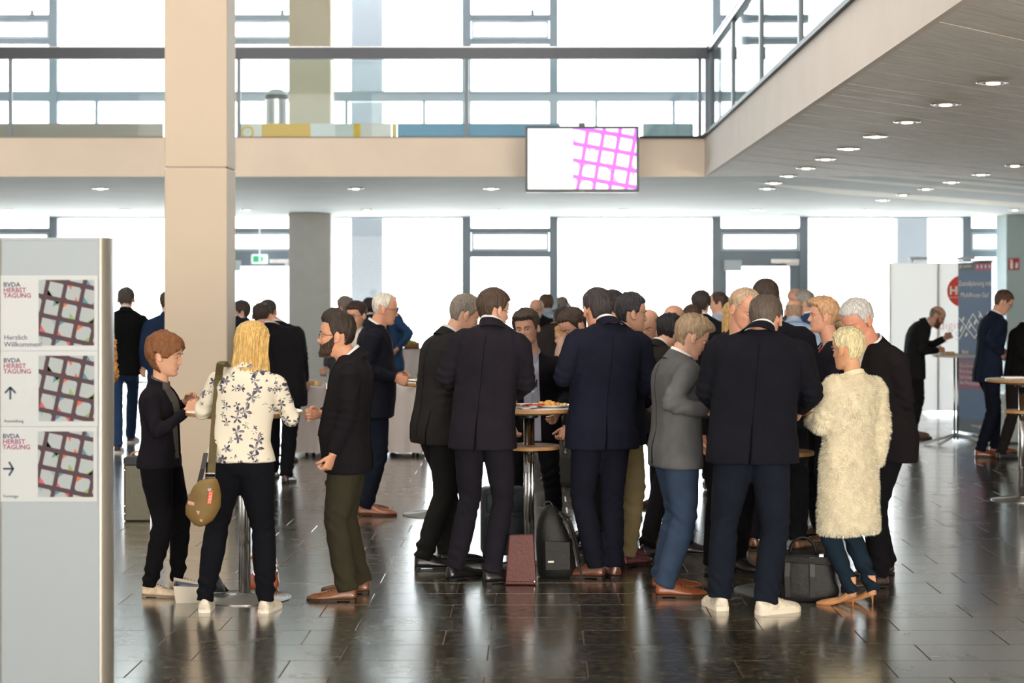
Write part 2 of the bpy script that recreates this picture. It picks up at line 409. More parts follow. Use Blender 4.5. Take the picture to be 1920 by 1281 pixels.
rail_set('railing', 'glass railing with posts running toward the camera on the right gallery', (XE+.03, yA), (XE+.03, yB), [.003]+[(yA-y)/(yA-yB) for y in (20.7, 18.1, 15.4, 12.8, 10.2, 7.6)], zr, .07, .1)

# printed low boards behind the far glass
def low_board(px0, px1, col, label, rings=()):
    Y = YE+.35; x0, x1 = X(px0, Y), X(px1, Y); b = MB(); hw = (x1-x0)/2
    r = empty('floor_board', ((x0+x1)/2, Y, ZS), label=label, cat='board', group='low printed boards behind the gallery glass')
    b.box(-hw, hw, -.01, .01, 0, .215); b.build('panel', mat('board_'+col, col, .6), r)
    for i, (u, c) in enumerate(rings):
        q = MB(); q.lathe([(.06, 0), (.085, 0), (.085, .004), (.06, .004), (.06, 0)], n=20, cap=False); o = q.build('printed_ring', mat('board_'+c, c, .6), r)
        o.location = (u, -.012, .1); o.rotation_euler = (PI/2, 0, 0)
low_board(-200, 306, 'a39a90', 'long beige low board behind the railing glass left of the pillar')
low_board(446, 491, 'cfd0cc', 'pale low board with yellow ring just right of the pillar', ((-.03, 'd9ab1e'),))
low_board(491, 582, 'd2a51b', 'mustard yellow low board behind the gallery glass')
low_board(583, 662, 'cdd3d6', 'pale grey low board right of the mustard yellow one')
low_board(663, 676, 'dcb53c', 'narrow yellow low board between two pale ones')
low_board(677, 734, 'd6d2ce', 'off-white low board left of the blue one')
low_board(735, 744, 'd8bd6a', 'narrow ochre low board touching the blue one')
low_board(745, 1050, '2f86ad', 'long blue low board behind the gallery glass above the screen')
low_board(1205, 1300, '8fa6b0', 'grey-blue low board right of the screen')

# waste bin upstairs
bn_ = empty('waste_bin', (X(519, 26), 26, ZS), label='steel waste bin with open lid on the upper gallery beside the cream column', cat='bin')
b = MB(); b.lathe([(.15, 0), (.155, .02), (.155, .74), (.15, .745)], n=36); b.build('body', M_steel, bn_, smooth=40)
b = MB(); b.lathe([(.16, .745), (.165, .76), (.165, .8), (.15, .8), (.15, .76)], n=36); b.build('rim', M_black, bn_, smooth=40)
b = MB(); b.lathe([(.15, .8), (.13, .85), (.08, .88), (.01, .89)], n=36); b.build('lid', M_framew, bn_, smooth=True)

# ceiling lights
M_glow = mat('lamp_glow', 'fff2d8', .4, emit=((1, .84, .62), 9)); M_ring = mat('lamp_ring', 'c9c6c2', .3, metal=.8); M_dark = mat('lamp_recess', '4a4038', .5)
def make_light():
    r = empty('ceiling_light', (0, 0, ZC))
    b = MB(); b.lathe([(.075, .0), (.11, .0), (.115, -.006), (.11, -.012), (.08, -.012), (.072, .0)], n=28, cap=False); b.build('ring', M_ring, r, smooth=40)
    b = MB(); b.lathe([(.075, -.008), (.07, -.001)], n=28, cap=True); b.build('recess', M_dark, r)
    b = MB(); b.lathe([(.045, -.009), (.05, -.014), (.04, -.02), (.001, -.02)], n=20, cap=True); b.build('lamp', M_glow, r)
    return r
L0 = None
def put_light(x, y, label, group):
    global L0
    if L0 is None: L0 = make_light(); r = L0
    else: r = link_copy(L0)
    r.location = (x, y, ZC-.004); tag(r, label, 'ceiling light', group)
ordn = ['first', 'second', 'third', 'fourth', 'fifth', 'sixth', 'seventh', 'eighth', 'ninth', 'tenth']
for i in range(9): put_light(3.12, 12.8+1.49*i, 'recessed downlight in the long row beside the gallery edge, %s from the camera' % ordn[i], 'downlights beside the right gallery edge')
for i in range(6): put_light(5.44, 21.3+1.63*i, 'recessed downlight in the second row right of the gallery edge, %s from the camera' % ordn[i], 'downlights of the second right-hand row')
for i, x in enumerate((-6.12, -2.55, -.66, 3.2)):
    put_light(x, 26.1, ('recessed downlight under the far gallery, near row, %s' % ('left of the pillar', 'right of the pillar', 'just left of the screen', 'right of the screen')[i]), 'downlights of the near row under the far gallery')
for i, (x, s_) in enumerate(((-9.37, 'at the far left edge of the picture'), (-7.3, 'just left of the pillar'), (-5.15, 'just right of the pillar'), (-3.03, 'above the space right of the grey column'),
        (-.76, 'above the narrow window left of centre'), (1.51, 'just right of the screen'), (3.86, 'the warm orange one near the glass door'), (5.84, 'right of the glass door'), (8.43, 'at the right, beside the grey-green column'))):
    put_light(x, 33, 'recessed downlight in the row nearest the windows, '+s_, 'downlights of the row nearest the windows')

# patterned print (tilted tiles over a dark grid), used on the posters and on the screen
def tile_print(root, w_, h_, origin, gapc, tiles, accents, cell, tilt, y=-.002, dy=-.0006, seed=2, lift=0):
    r = random.Random(seed); b = MB(); x0, z0 = origin
    b.add([(x0, y, z0), (x0+w_, y, z0), (x0+w_, y, z0+h_), (x0, y, z0+h_)], [(0, 1, 2, 3)]); b.build('picture_ground', gapc, root)
    ca, sa = math.cos(tilt), math.sin(tilt); tb = MB(); ab = [[] for _ in accents]
    n = int(max(w_, h_)/cell)+3
    for i in range(-n, n+1):
        for j in range(-n, n+1):
            cx, cz = (i+.15)*cell, (j+.1)*cell*1.02; g = cell*.385; e = cell*r.uniform(.03, .12)
            pts = [(-g, -g+e), (-g+e, -g), (g, -g), (g, g-e), (g-e, g), (-g, g)]
            def tr(p): u, v = p[0]+cx, p[1]+cz; return (x0+w_/2+u*ca-v*sa, z0+h_/2+u*sa+v*ca)
            q = clip_rect([tr(p) for p in pts], (x0, z0, x0+w_, z0+h_))
            if len(q) > 2: tb.add([(a, y+dy, c) for a, c in q], [tuple(range(len(q)))])
            for _k in range(2):
                s1, s2 = r.choice((-1, 1)), r.choice((-1, 1)); t = cell*r.uniform(.22, .36)
                tri = [(s1*g, s2*g), (s1*(g-t), s2*g), (s1*g, s2*(g-t))] if r.random() < .6 else [(s1*g, s2*g), (s1*(g-t), s2*g), (s1*(g-t), s2*(g-t))]
                q = clip_rect([tr(p) for p in tri], (x0, z0, x0+w_, z0+h_))
                if len(q) > 2:
                    m_ = MB(); m_.add([(a, y+dy*2, c) for a, c in q], [tuple(range(len(q)))]); ab[r.randrange(len(ab))].append(m_)
    tb.build('picture_tiles', tiles, root)['kind'] = 'stuff'
    for b_, m in zip(ab, accents):
        for m_ in b_: m_.build('picture_accent', m, root)

# screen hanging from the far gallery
YT = 22.6; tx0, tx1, tz0, tz1 = X(985, YT), X(1198, YT), Z(361, YT), Z(236.5, YT)
tv = empty('display_screen', ((tx0+tx1)/2, YT, tz0), label='flat display screen with a magenta grid picture hung below the far gallery', cat='screen')
hw, hh = (tx1-tx0)/2, tz1-tz0
b = MB(); b.bbox(-hw, hw, 0, .09, 0, hh, .012); b.build('housing', mat('screen_housing', '16343f', .35, bump=.02), tv)
b = MB(); fr = .03
for a in ((-hw, hw, 0, fr*1.3), (-hw, hw, hh-fr, hh), (-hw, -hw+fr, fr, hh-fr), (hw-fr, hw, fr, hh-fr)): b.box(a[0], a[1], -.012, 0, a[2], a[3])
b.build('bezel', mat('screen_bezel', '10222a', .3), tv)
Mscr = mat('screen_white', 'ffffff', .4, emit=((1, 1, 1), .75))
b = MB(); b.box(-hw+fr, hw-fr, -.003, -.001, fr*1.3, hh-fr); b.build('screen', Mscr, tv)
px = lambda p: X(p, YT)-(tx0+tx1)/2
tile_print(tv, hw-fr-px(1074), hh-fr*2.3, (px(1074), fr*1.3), mat('screen_magenta', 'c96cf0', .4, emit=(hexc('b858f0'), .75)), Mscr,
           [mat('screen_tint_a', 'd8eef6', .4, emit=(hexc('d0e8f4'), .7)), mat('screen_tint_b', 'e8a0d8', .4, emit=(hexc('f0a0c8'), .7)), mat('screen_tint_c', 'f6d8b0', .4, emit=(hexc('f8d0a0'), .7))],
           .192, math.radians(-10), y=-.004, dy=-.0008)
Mtx = mat('screen_pale_text', 'd4ecec', .4, emit=((.5, .78, .8), .55))
text('BVDA', .05, (px(999), -.006, tz1-tz0-.135), Mtx, tv)
text('Herzlich', .055, (px(999), -.006, .19), mat('screen_faint_text', 'dddddd', .4, emit=((.8, .83, .84), .6)), tv)
text('Willkommen!', .055, (px(999), -.006, .105), mat('screen_faint_text', 'eeeeee', .4), tv)
text('SAMSUNG', .014, (0, -.0135, .012), M_framew, tv, align='CENTER')
b = MB(); b.box(-.3, .3, .09, YE-.06-YT, hh*.5, hh*.65); b.box(-.04, .04, .09, .2, hh*.6, hh+.05); b.build('bracket', M_rail, tv)

# free-standing sign pillar at the left
YS = 7.5; sx0, sx1 = X(2, YS), X(187, YS); sc = (sx0+sx1)/2; shw = (sx1-sx0)/2; SH = Z(445.5, YS)
sg = empty('sign_pillar', (sc, YS, 0), label='tall silver sign pillar with three event notices at the left edge', cat='sign')
M_alu = mat('brushed_aluminium', '8b9499', .42, metal=.25, bump=.1, bscale=30, stretch=(1, 1, 20))
b = MB(); b.box(-shw, shw, 0, .16, 0, SH-.012); b.build('front_panel', M_alu, sg)
e = X(203, YS)-sc
prof = [(shw+.001, -.006)]+[(shw+(e-shw)*math.sin(a), .08-.086*math.cos(a)) for a in [PI*i/16 for i in range(17)]]+[(shw+.001, .166)]
b = MB(); b.loft([[(x, y, z) for x, y in prof] for z in (0, SH)]); b.build('rounded_edge', mat('aluminium_edge', '918d85', .35, metal=.3), sg, smooth=50)
b = MB(); b.loft([[(-x, y, z) for x, y in prof[::-1]] for z in (0, SH)]); b.build('rounded_edge', MATS['aluminium_edge'], sg, smooth=50)
b = MB(); b.box(-shw, shw, -.004, .164, SH-.012, SH); b.build('top_cap', M_alu, sg)
b = MB(); b.bbox(-.33, .33, -.12, .28, 0, .03, .01); b.build('base_plate', M_alu, sg)
M_paper = mat('poster_paper', 'a7acae', .4, coat=.3); M_ink = mat('ink_navy', '26304f', .6); M_red = mat('ink_plum', '8a2a55', .6)
M_grid = mat('poster_dark_grid', '3a202b', .6); M_tile = mat('poster_tile_grey', '949da0', .6)
ACC = [mat('poster_orange', 'b4583a', .6), mat('poster_green', '71924e', .6), mat('poster_teal', '3e7488', .6), mat('poster_grey', '7e9294', .6), mat('poster_red', 'a94a54', .6)]
def spx(p): return X(p, YS)-sc
spxm = 1/FPX*YS
for i, (t, bt, dx) in enumerate(((516, 658, 0), (658, 800, 0), (800, 941, -1.5))):
    z0 = Z(bt, YS)+.001; z1 = Z(t, YS)-.001
    r = empty('notice', (sc, YS-.003, 0)); r.parent = sg; r.location = (0, -.003, 0)
    b = MB(); b.box(spx(2+dx), spx(184+dx), -.0015, .002, z0, z1); b.build('paper', M_paper, r)
    tile_print(r, spx(177)-spx(73), 123*spxm, (spx(73+dx), Z(t+132, YS)), M_grid, M_tile, ACC, 34*spxm, math.radians(-12), y=-.002, dy=-.0004, seed=5)
    for j, (s_, m) in enumerate((('BVDA', M_ink), ('HERBST', M_red), ('TAGUNG', M_red))):
        text(s_, 12.3*spxm, (spx(7+dx), -.0025, Z(t+22+j*10.2, YS)), m, r, depth=.0003, bold=.0004)
    if i == 0:
        text('Herzlich', 13*spxm, (spx(8), -.0025, Z(637, YS)), M_ink, r, depth=.0003); text('Willkommen!', 13*spxm, (spx(8), -.0025, Z(650, YS)), M_ink, r, depth=.0003)
    else:
        text('Ausstellung' if i == 1 else 'Vorträge', 8*spxm, (spx(8+dx), -.0025, Z(bt-8, YS)), M_ink, r, depth=.0003)
        cx, cz = spx(20+dx), Z(t+79, YS); u = spxm; q = MB()
        if i == 1: segs = [((0, -12), (0, 11)), ((-10, 0), (0.5, 11)), ((10, 0), (-.5, 11))]
        else: segs = [((-12, 0), (8, 0)), ((-1, 13), (7, -.5)), ((-1, -13), (7, .5))]
        for (a, c) in segs:
            a, c = Vector(a)*u, Vector(c)*u; d_ = (c-a).normalized(); n_ = Vector((-d_.y, d_.x))*1.8*u
            q.poly([(cx+p.x, -.0025, cz+p.y) for p in (a-n_, c-n_, c+n_, a+n_)], (0, .0008, 0))
        q.build('arrow', M_ink, r)

# ================================================================== people
def sstep(a, b, x):
    t = np.clip((x-a)/(b-a), 0, 1); return t*t*(3-2*t)
def interp(tab, z):
    tab = np.array(tab); return [np.interp(z, tab[:, 0], tab[:, i]) for i in range(1, tab.shape[1])]

HEAD = [  # z, y front, y back, half width (metres, eye level = 0)
    (-.118, .058, -.004, .020), (-.112, .070, -.012, .034), (-.100, .0765, -.022, .046), (-.085, .0765, -.036, .0545), (-.065, .0775, -.055, .061),
    (-.045, .079, -.072, .0655), (-.02, .0795, -.086, .0705), (.0, .0785, -.094, .0735), (.02, .085, -.099, .0755), (.045, .086, -.101, .0765),
    (.07, .079, -.096, .0735), (.09, .064, -.083, .0635), (.105, .045, -.064, .048), (.115, .022, -.042, .030), (.121, -.008, -.014, .004)]
def head_surface(z, ph):
    """skull without features; ph = 0 at the nose, pi at the back (arrays)"""
    yf, yb, hw = interp(HEAD, z)
    n = 2.25; c, s_ = np.cos(ph), np.sin(ph)
    cy = (yf*.35+yb*.65)
    ry = np.where(c > 0, yf-cy, cy-yb)
    y = cy+np.sign(c)*np.abs(c)**(2/n)*ry
    x = np.sign(s_)*np.abs(s_)**(2/n)*hw
    return x, y
def head_mesh(fem=0, jaw=1.0, smile=0):
    """detailed head as verts, faces"""
    nz, na = 64, 72
    u = np.linspace(0, 1, nz); zs = -.118+.239*(u+.0*u); 
    zs = np.sort(np.concatenate([zs, [-.030, -.034, -.040, -.044, -.0485, -.062, -.0655, -.069]])); nz = len(zs)
    Zg, A = np.meshgrid(zs, np.linspace(0, 2*PI, na, endpoint=False), indexing='ij')
    # more columns near the face centre
    A = A-.45*np.sin(A)
    x, y = head_surface(Zg, A); z = Zg.copy()
    low = sstep(-.02, -.1, z); x = x*(1+low*(jaw-1)-fem*.07*low)
    front = (np.cos(A) > 0).astype(float)
    g = lambda cx, cz, sx, sz: np.exp(-((x-cx)/sx)**2-((z-cz)/sz)**2)*front
    ns = 1-.18*fem
    bridge = np.exp(-(x/.0085)**2)*front*np.interp(z, [-.052, -.046, -.040, -.030, -.015, .0, .012, .022], [0, .004, .021, .026, .0185, .011, .006, 0])
    wing = g(.012, -.037, .007, .008)*.009+g(-.012, -.037, .007, .008)*.009
    y = y+(bridge+wing)*ns
    y -= (g(.031, .001, .016, .011)+g(-.031, .001, .016, .011))*.0105
    y += (g(.030, .019, .020, .006)+g(-.030, .019, .020, .006))*.0035*(1-.6*fem)
    y += (g(.043, -.024, .017, .016)+g(-.043, -.024, .017, .016))*(.005+.004*smile)
    y += g(0, -.0605, .021, .0042)*.0058+g(0, -.0705, .017, .0045)*.006
    y -= g(0, -.0655, .024, .0018)*.0055
    y -= g(0, -.082, .022, .006)*.0045
    y += g(0, -.101, .020, .011)*.006
    y -= (g(.05, -.055, .012, .02)+g(-.05, -.055, .012, .02))*.002
    V = np.stack([x, y, z], -1).reshape(-1, 3); F = []
    for i in range(nz-1):
        for j in range(na):
            a = i*na+j; b_ = i*na+(j+1) % na; F.append((a, b_, b_+na, a+na))
    F.append(tuple(range(na))[::-1]); F.append(tuple((nz-1)*na+j for j in range(na)))
    return V, F
def ellipsoid(c, r, M=None, n=12):
    vs = []; fs = []
    for i in range(1, n):
        for j in range(n*2):
            t, p = PI*i/n, PI*j/n; v = Vector((r[0]*math.sin(t)*math.cos(p), r[1]*math.sin(t)*math.sin(p), r[2]*math.cos(t)))
            if M: v = M@v
            vs.append(v+Vector(c))
    m = n*2
    for i in range(n-2):
        for j in range(m): fs.append((i*m+j, (i+1)*m+j, (i+1)*m+(j+1) % m, i*m+(j+1) % m))
    fs.append(tuple(range(m))); fs.append(tuple((n-2)*m+j for j in range(m))[::-1])
    return vs, fs

_tmp = []
def union(mb, voxel, it=2, fac=.5):
    """merge overlapping closed shapes into one continuous surface"""
    me = mb.mesh('tmp')
    bm = bmesh.new(); bm.from_mesh(me); bmesh.ops.recalc_face_normals(bm, faces=bm.faces[:]); bm.to_mesh(me); bm.free()
    o = bpy.data.objects.new('tmp', me); C.objects.link(o)
    m = o.modifiers.new('r', 'REMESH'); m.mode = 'VOXEL'; m.voxel_size = voxel
    if it: s = o.modifiers.new('s', 'SMOOTH'); s.factor = fac; s.iterations = it
    dg = bpy.context.evaluated_depsgraph_get(); r = bpy.data.meshes.new_from_object(o.evaluated_get(dg))
    bpy.data.objects.remove(o); bpy.data.meshes.remove(me)
    return r
def getco(me):
    a = np.empty(len(me.vertices)*3, np.float32); me.vertices.foreach_get('co', a); return a.reshape(-1, 3)
def setco(me, a): me.vertices.foreach_set('co', a.astype(np.float32).ravel()); me.update()
def getn(me):
    a = np.empty(len(me.vertices)*3, np.float32); me.vertices.foreach_get('normal', a); return a.reshape(-1, 3)
def vnoise(p, sc, seed=0):
    """cheap smooth noise on an array of points: sum of rotated sines"""
    r = np.random.RandomState(seed); out = np.zeros(len(p))
    for k in range(6):
        d = r.normal(size=3); d /= np.linalg.norm(d); f = sc*(.7+.9*r.rand())
        out += np.sin(p@(d*f)+r.rand()*6.28+1.3*np.sin(p@(r.normal(size=3)*sc*.4)+r.rand()*6))
    return out/6

def skin_mat(h):
    return mat('skin_'+h, h, .5, bump=.12, bscale=160, var=.1, vscale=14, spec=.35)
def cloth(h, rough=.9, bump=.25, bs=380, var=.12, vs=9, sheen=.0):
    c = hexc(h); c = tuple(v*.62 for v in c) if max(c) < .07 else c
    return mat('cloth_'+h, c, rough, spec=.18, bump=bump, bscale=bs, var=var, vscale=vs, sheen=sheen)
def hair_mat(h): 
    return mat('hair_'+h, h, .5, bump=.9, bscale=28, var=.38, vscale=26, stretch=(5, 5, .9), spec=.4)
M_lip = lambda h: mat('lip_'+h, tuple(v*f for v, f in zip(hexc(h), (.82, .55, .55))), .45)
M_eyew = mat('eye_white', 'bdb4ae', .25); M_iris = mat('eye_dark', '2a211c', .2)

def frame_from(fwd, up):
    """matrix with columns right, fwd, up"""
    f = Vector(fwd).normalized(); u = Vector(up); u = (u-f*u.dot(f)).normalized(); r = f.cross(u)
    return Matrix((r, f, u)).transposed()
def rotz(a): return Matrix.Rotation(a, 3, 'Z')

def ik(a, c, l1, l2, pole):
    a, c = Vector(a), Vector(c); d = c-a; L = d.length; mx = (l1+l2)*.985
    if L > mx: c = a+d*(mx/L); d = c-a; L = mx
    if L < abs(l1-l2)*1.1: L = abs(l1-l2)*1.1
    x = (l1*l1-l2*l2+L*L)/(2*L); h = math.sqrt(max(0, l1*l1-x*x)); n = d.normalized()
    p = Vector(pole); p = (p-n*p.dot(n)); p = p.normalized() if p.length > 1e-5 else n.orthogonal().normalized()
    return a+n*x+p*h, c

def hand_geo(mb, wrist, fwd, palm_n, k, curl=.5, n=8, side=1, spread=1.0):
    """palm, four unequal fingers of three bones and a thumb, appended to mb"""
    f = Vector(fwd).normalized(); pn = Vector(palm_n); pn = (pn-f*pn.dot(f))
    pn = pn.normalized() if pn.length > 1e-4 else f.orthogonal().normalized(); r = f.cross(pn)*side    # r points to the thumb
    w = Vector(wrist); k = k*1.0
    rings = []
    for t, a, b_ in ((-.02, .026, .020), (.0, .029, .019), (.03, .038, .0165), (.065, .043, .0155), (.088, .042, .0135), (.094, .036, .008)):
        c = w+f*t*k; rings.append([c+r*math.cos(q)*a*k+pn*math.sin(q)*b_*k for q in [2*PI*i/12 for i in range(12)]])
    mb.loft(rings)
    for i, (off, ln, rr) in enumerate(((.031, .070, .0088), (.0105, .079, .0092), (-.0105, .073, .0088), (-.031, .058, .0078))):
        c = w+f*.082*k+r*off*k; d = (f+r*(off*2.2*spread)).normalized(); pts = [c-d*.02*k, c]; cu = curl*(1+.12*i)
        ang = 0
        for j, (q, bend) in enumerate(((.45, .75), (.3, 1.0), (.25, .7))):
            ang += cu*bend; dd = d*math.cos(ang)+pn*math.sin(ang); pts.append(pts[-1]+dd*ln*q*k)
        mb.tube(pts, [rr*k, rr*k*1.05, rr*k, rr*k*.93, rr*k*.7], n)
    c = w+f*.018*k+r*.028*k; d1 = (f*.72+r*.62+pn*.35).normalized(); d2 = (f*.9+r*.15+pn*(.25+curl*.45)).normalized()
    mb.tube([c-d1*.01*k, c+d1*.036*k, c+d1*.036*k+d2*.030*k, c+d1*.036*k+(d2*.052+pn*.010*curl)*k], [.0125*k, .0115*k, .0105*k, .0075*k], n)

def superring(c, R, F, a, bf, bb, n, N=28):
    out = []
    for i in range(N):
        q = 2*PI*i/N; cx, sy = math.cos(q), math.sin(q)
        x = a*math.copysign(abs(cx)**(2/n), cx); y = (bf if sy > 0 else bb)*math.copysign(abs(sy)**(2/n), sy)
        out.append(c+R*x+F*y)
    return out

SHOES = {}
def shoe_mesh(kind, hexcol, sole):
    """shoe along +Y, heel at y=-.07, ground z=0; returns (upper, sole) meshes"""
    key = (kind, hexcol, sole)
    if key in SHOES: return SHOES[key]
    if kind == 'heel':
        prof = [(-.068, .018, .062, .125), (-.05, .027, .056, .13), (-.02, .030, .045, .095), (.02, .030, .026, .062), (.06, .035, .012, .05), (.10, .036, .004, .042), (.14, .028, .003, .034), (.17, .012, .004, .022), (.185, .003, .006, .014)]
    elif kind == 'sneaker':
        prof = [(-.078, .012, .02, .065), (-.07, .032, .016, .092), (-.04, .039, .012, .10), (.0, .040, .012, .105), (.04, .043, .012, .092), (.09, .047, .012, .074), (.14, .049, .012, .062), (.18, .043, .014, .052), (.205, .028, .018, .042), (.215, .01, .02, .03)]
    else:
        prof = [(-.078, .012, .022, .062), (-.07, .030, .018, .088), (-.04, .036, .014, .10), (.0, .037, .012, .105), (.04, .041, .012, .088), (.09, .046, .012, .066), (.14, .046, .012, .056), (.18, .037, .013, .048), (.212, .024, .015, .038), (.23, .008, .018, .028)]
    b = MB(); rings = []
    for y, hw, zl, zh in prof:
        r = []
        for i in range(16):
            q = 2*PI*i/16; c_, s_ = math.cos(q), math.sin(q)
            x = hw*math.copysign(abs(c_)**.8, c_); zc = zl+(zh-zl)*.3
            z = zc+((zh-zc)*abs(s_)**.9 if s_ > 0 else -(zc-zl)*abs(s_)**.4)
            if z > zc: x *= 1-.35*((z-zc)/(zh-zc+1e-6))
            r.append((x, y, z))
        rings.append(r)
    b.loft(rings)
    up = b.mesh('shoe'); 
    bm = bmesh.new(); bm.from_mesh(up); bmesh.ops.recalc_face_normals(bm, faces=bm.faces[:]); bmesh.ops.subdivide_edges(bm, edges=bm.edges[:], cuts=1, smooth=.6, use_grid_fill=True); bm.to_mesh(up); bm.free()
    up.materials.append(mat('shoe_'+hexcol, hexcol, .32 if kind == 'leather' else .6, bump=.15, bscale=50, var=.25, vscale=22, coat=.4 if kind == 'leather' else 0)); up.shade_smooth()
    s = MB()
    def outline(grow, z0, z1, ya=-1, yb=1):
        pr = [(y, hw) for y, hw, _, _ in prof if ya <= y <= yb]; pts = [(hw+grow, y) for y, hw in pr]+[(-hw-grow, y) for y, hw in pr[::-1]]
        s.loft([[(x, y, z) for x, y in pts] for z in (z0, z1)])
    if kind == 'heel':
        s.tube([(0, -.05, .06), (0, -.055, .03), (0, -.056, 0)], [.014, .006, .0045], 8)
        s.loft([[(x*sc_, y, z+dz) for x, y, z in ((hw, y_, zl) for y_, hw, zl, zh in prof)]+[(-x*sc_, y, z+dz) for x, y, z in [(hw, y_, zl) for y_, hw, zl, zh in prof][::-1]] for dz, sc_ in ((-.004, .9), (.004, .95))])
    elif kind == 'sneaker': outline(.004, 0, .024)
    else: outline(.003, .006, .015); outline(.002, 0, .016, -.08, -.01); outline(.001, 0, .008, .03, .3)
    so = s.mesh('sole'); so.materials.append(mat('sole_'+sole, sole, .6, bump=.05)); 
    bm = bmesh.new(); bm.from_mesh(so); bmesh.ops.recalc_face_normals(bm, faces=bm.faces[:]); bm.to_mesh(so); bm.free()
    lc = None
    if kind != 'heel':
        l = MB()
        for i in range(4):
            y = .035+i*.02; z = float(np.interp(y, [p[0] for p in prof], [p[3] for p in prof]))
            l.tube([(-.018, y, z-.006), (0, y+.003, z+.002), (.018, y, z-.006)], .0022, 6)
        lc = l.mesh('laces'); lc.materials.append(mat('laces_'+(hexcol if kind != 'sneaker' else 'e8e4dc'), '2a1c14' if kind != 'sneaker' else 'e8e4dc', .7))
    SHOES[key] = (up, so, lc); return SHOES[key]

def drape(bvh, pts, dirv, off):
    """project points along dirv onto the surface"""
    out = []
    for p in pts:
        h = bvh.ray_cast(Vector(p)-dirv*.6, dirv, 1.2)
        out.append((h[0]-dirv*off) if h[0] else None)
    return out

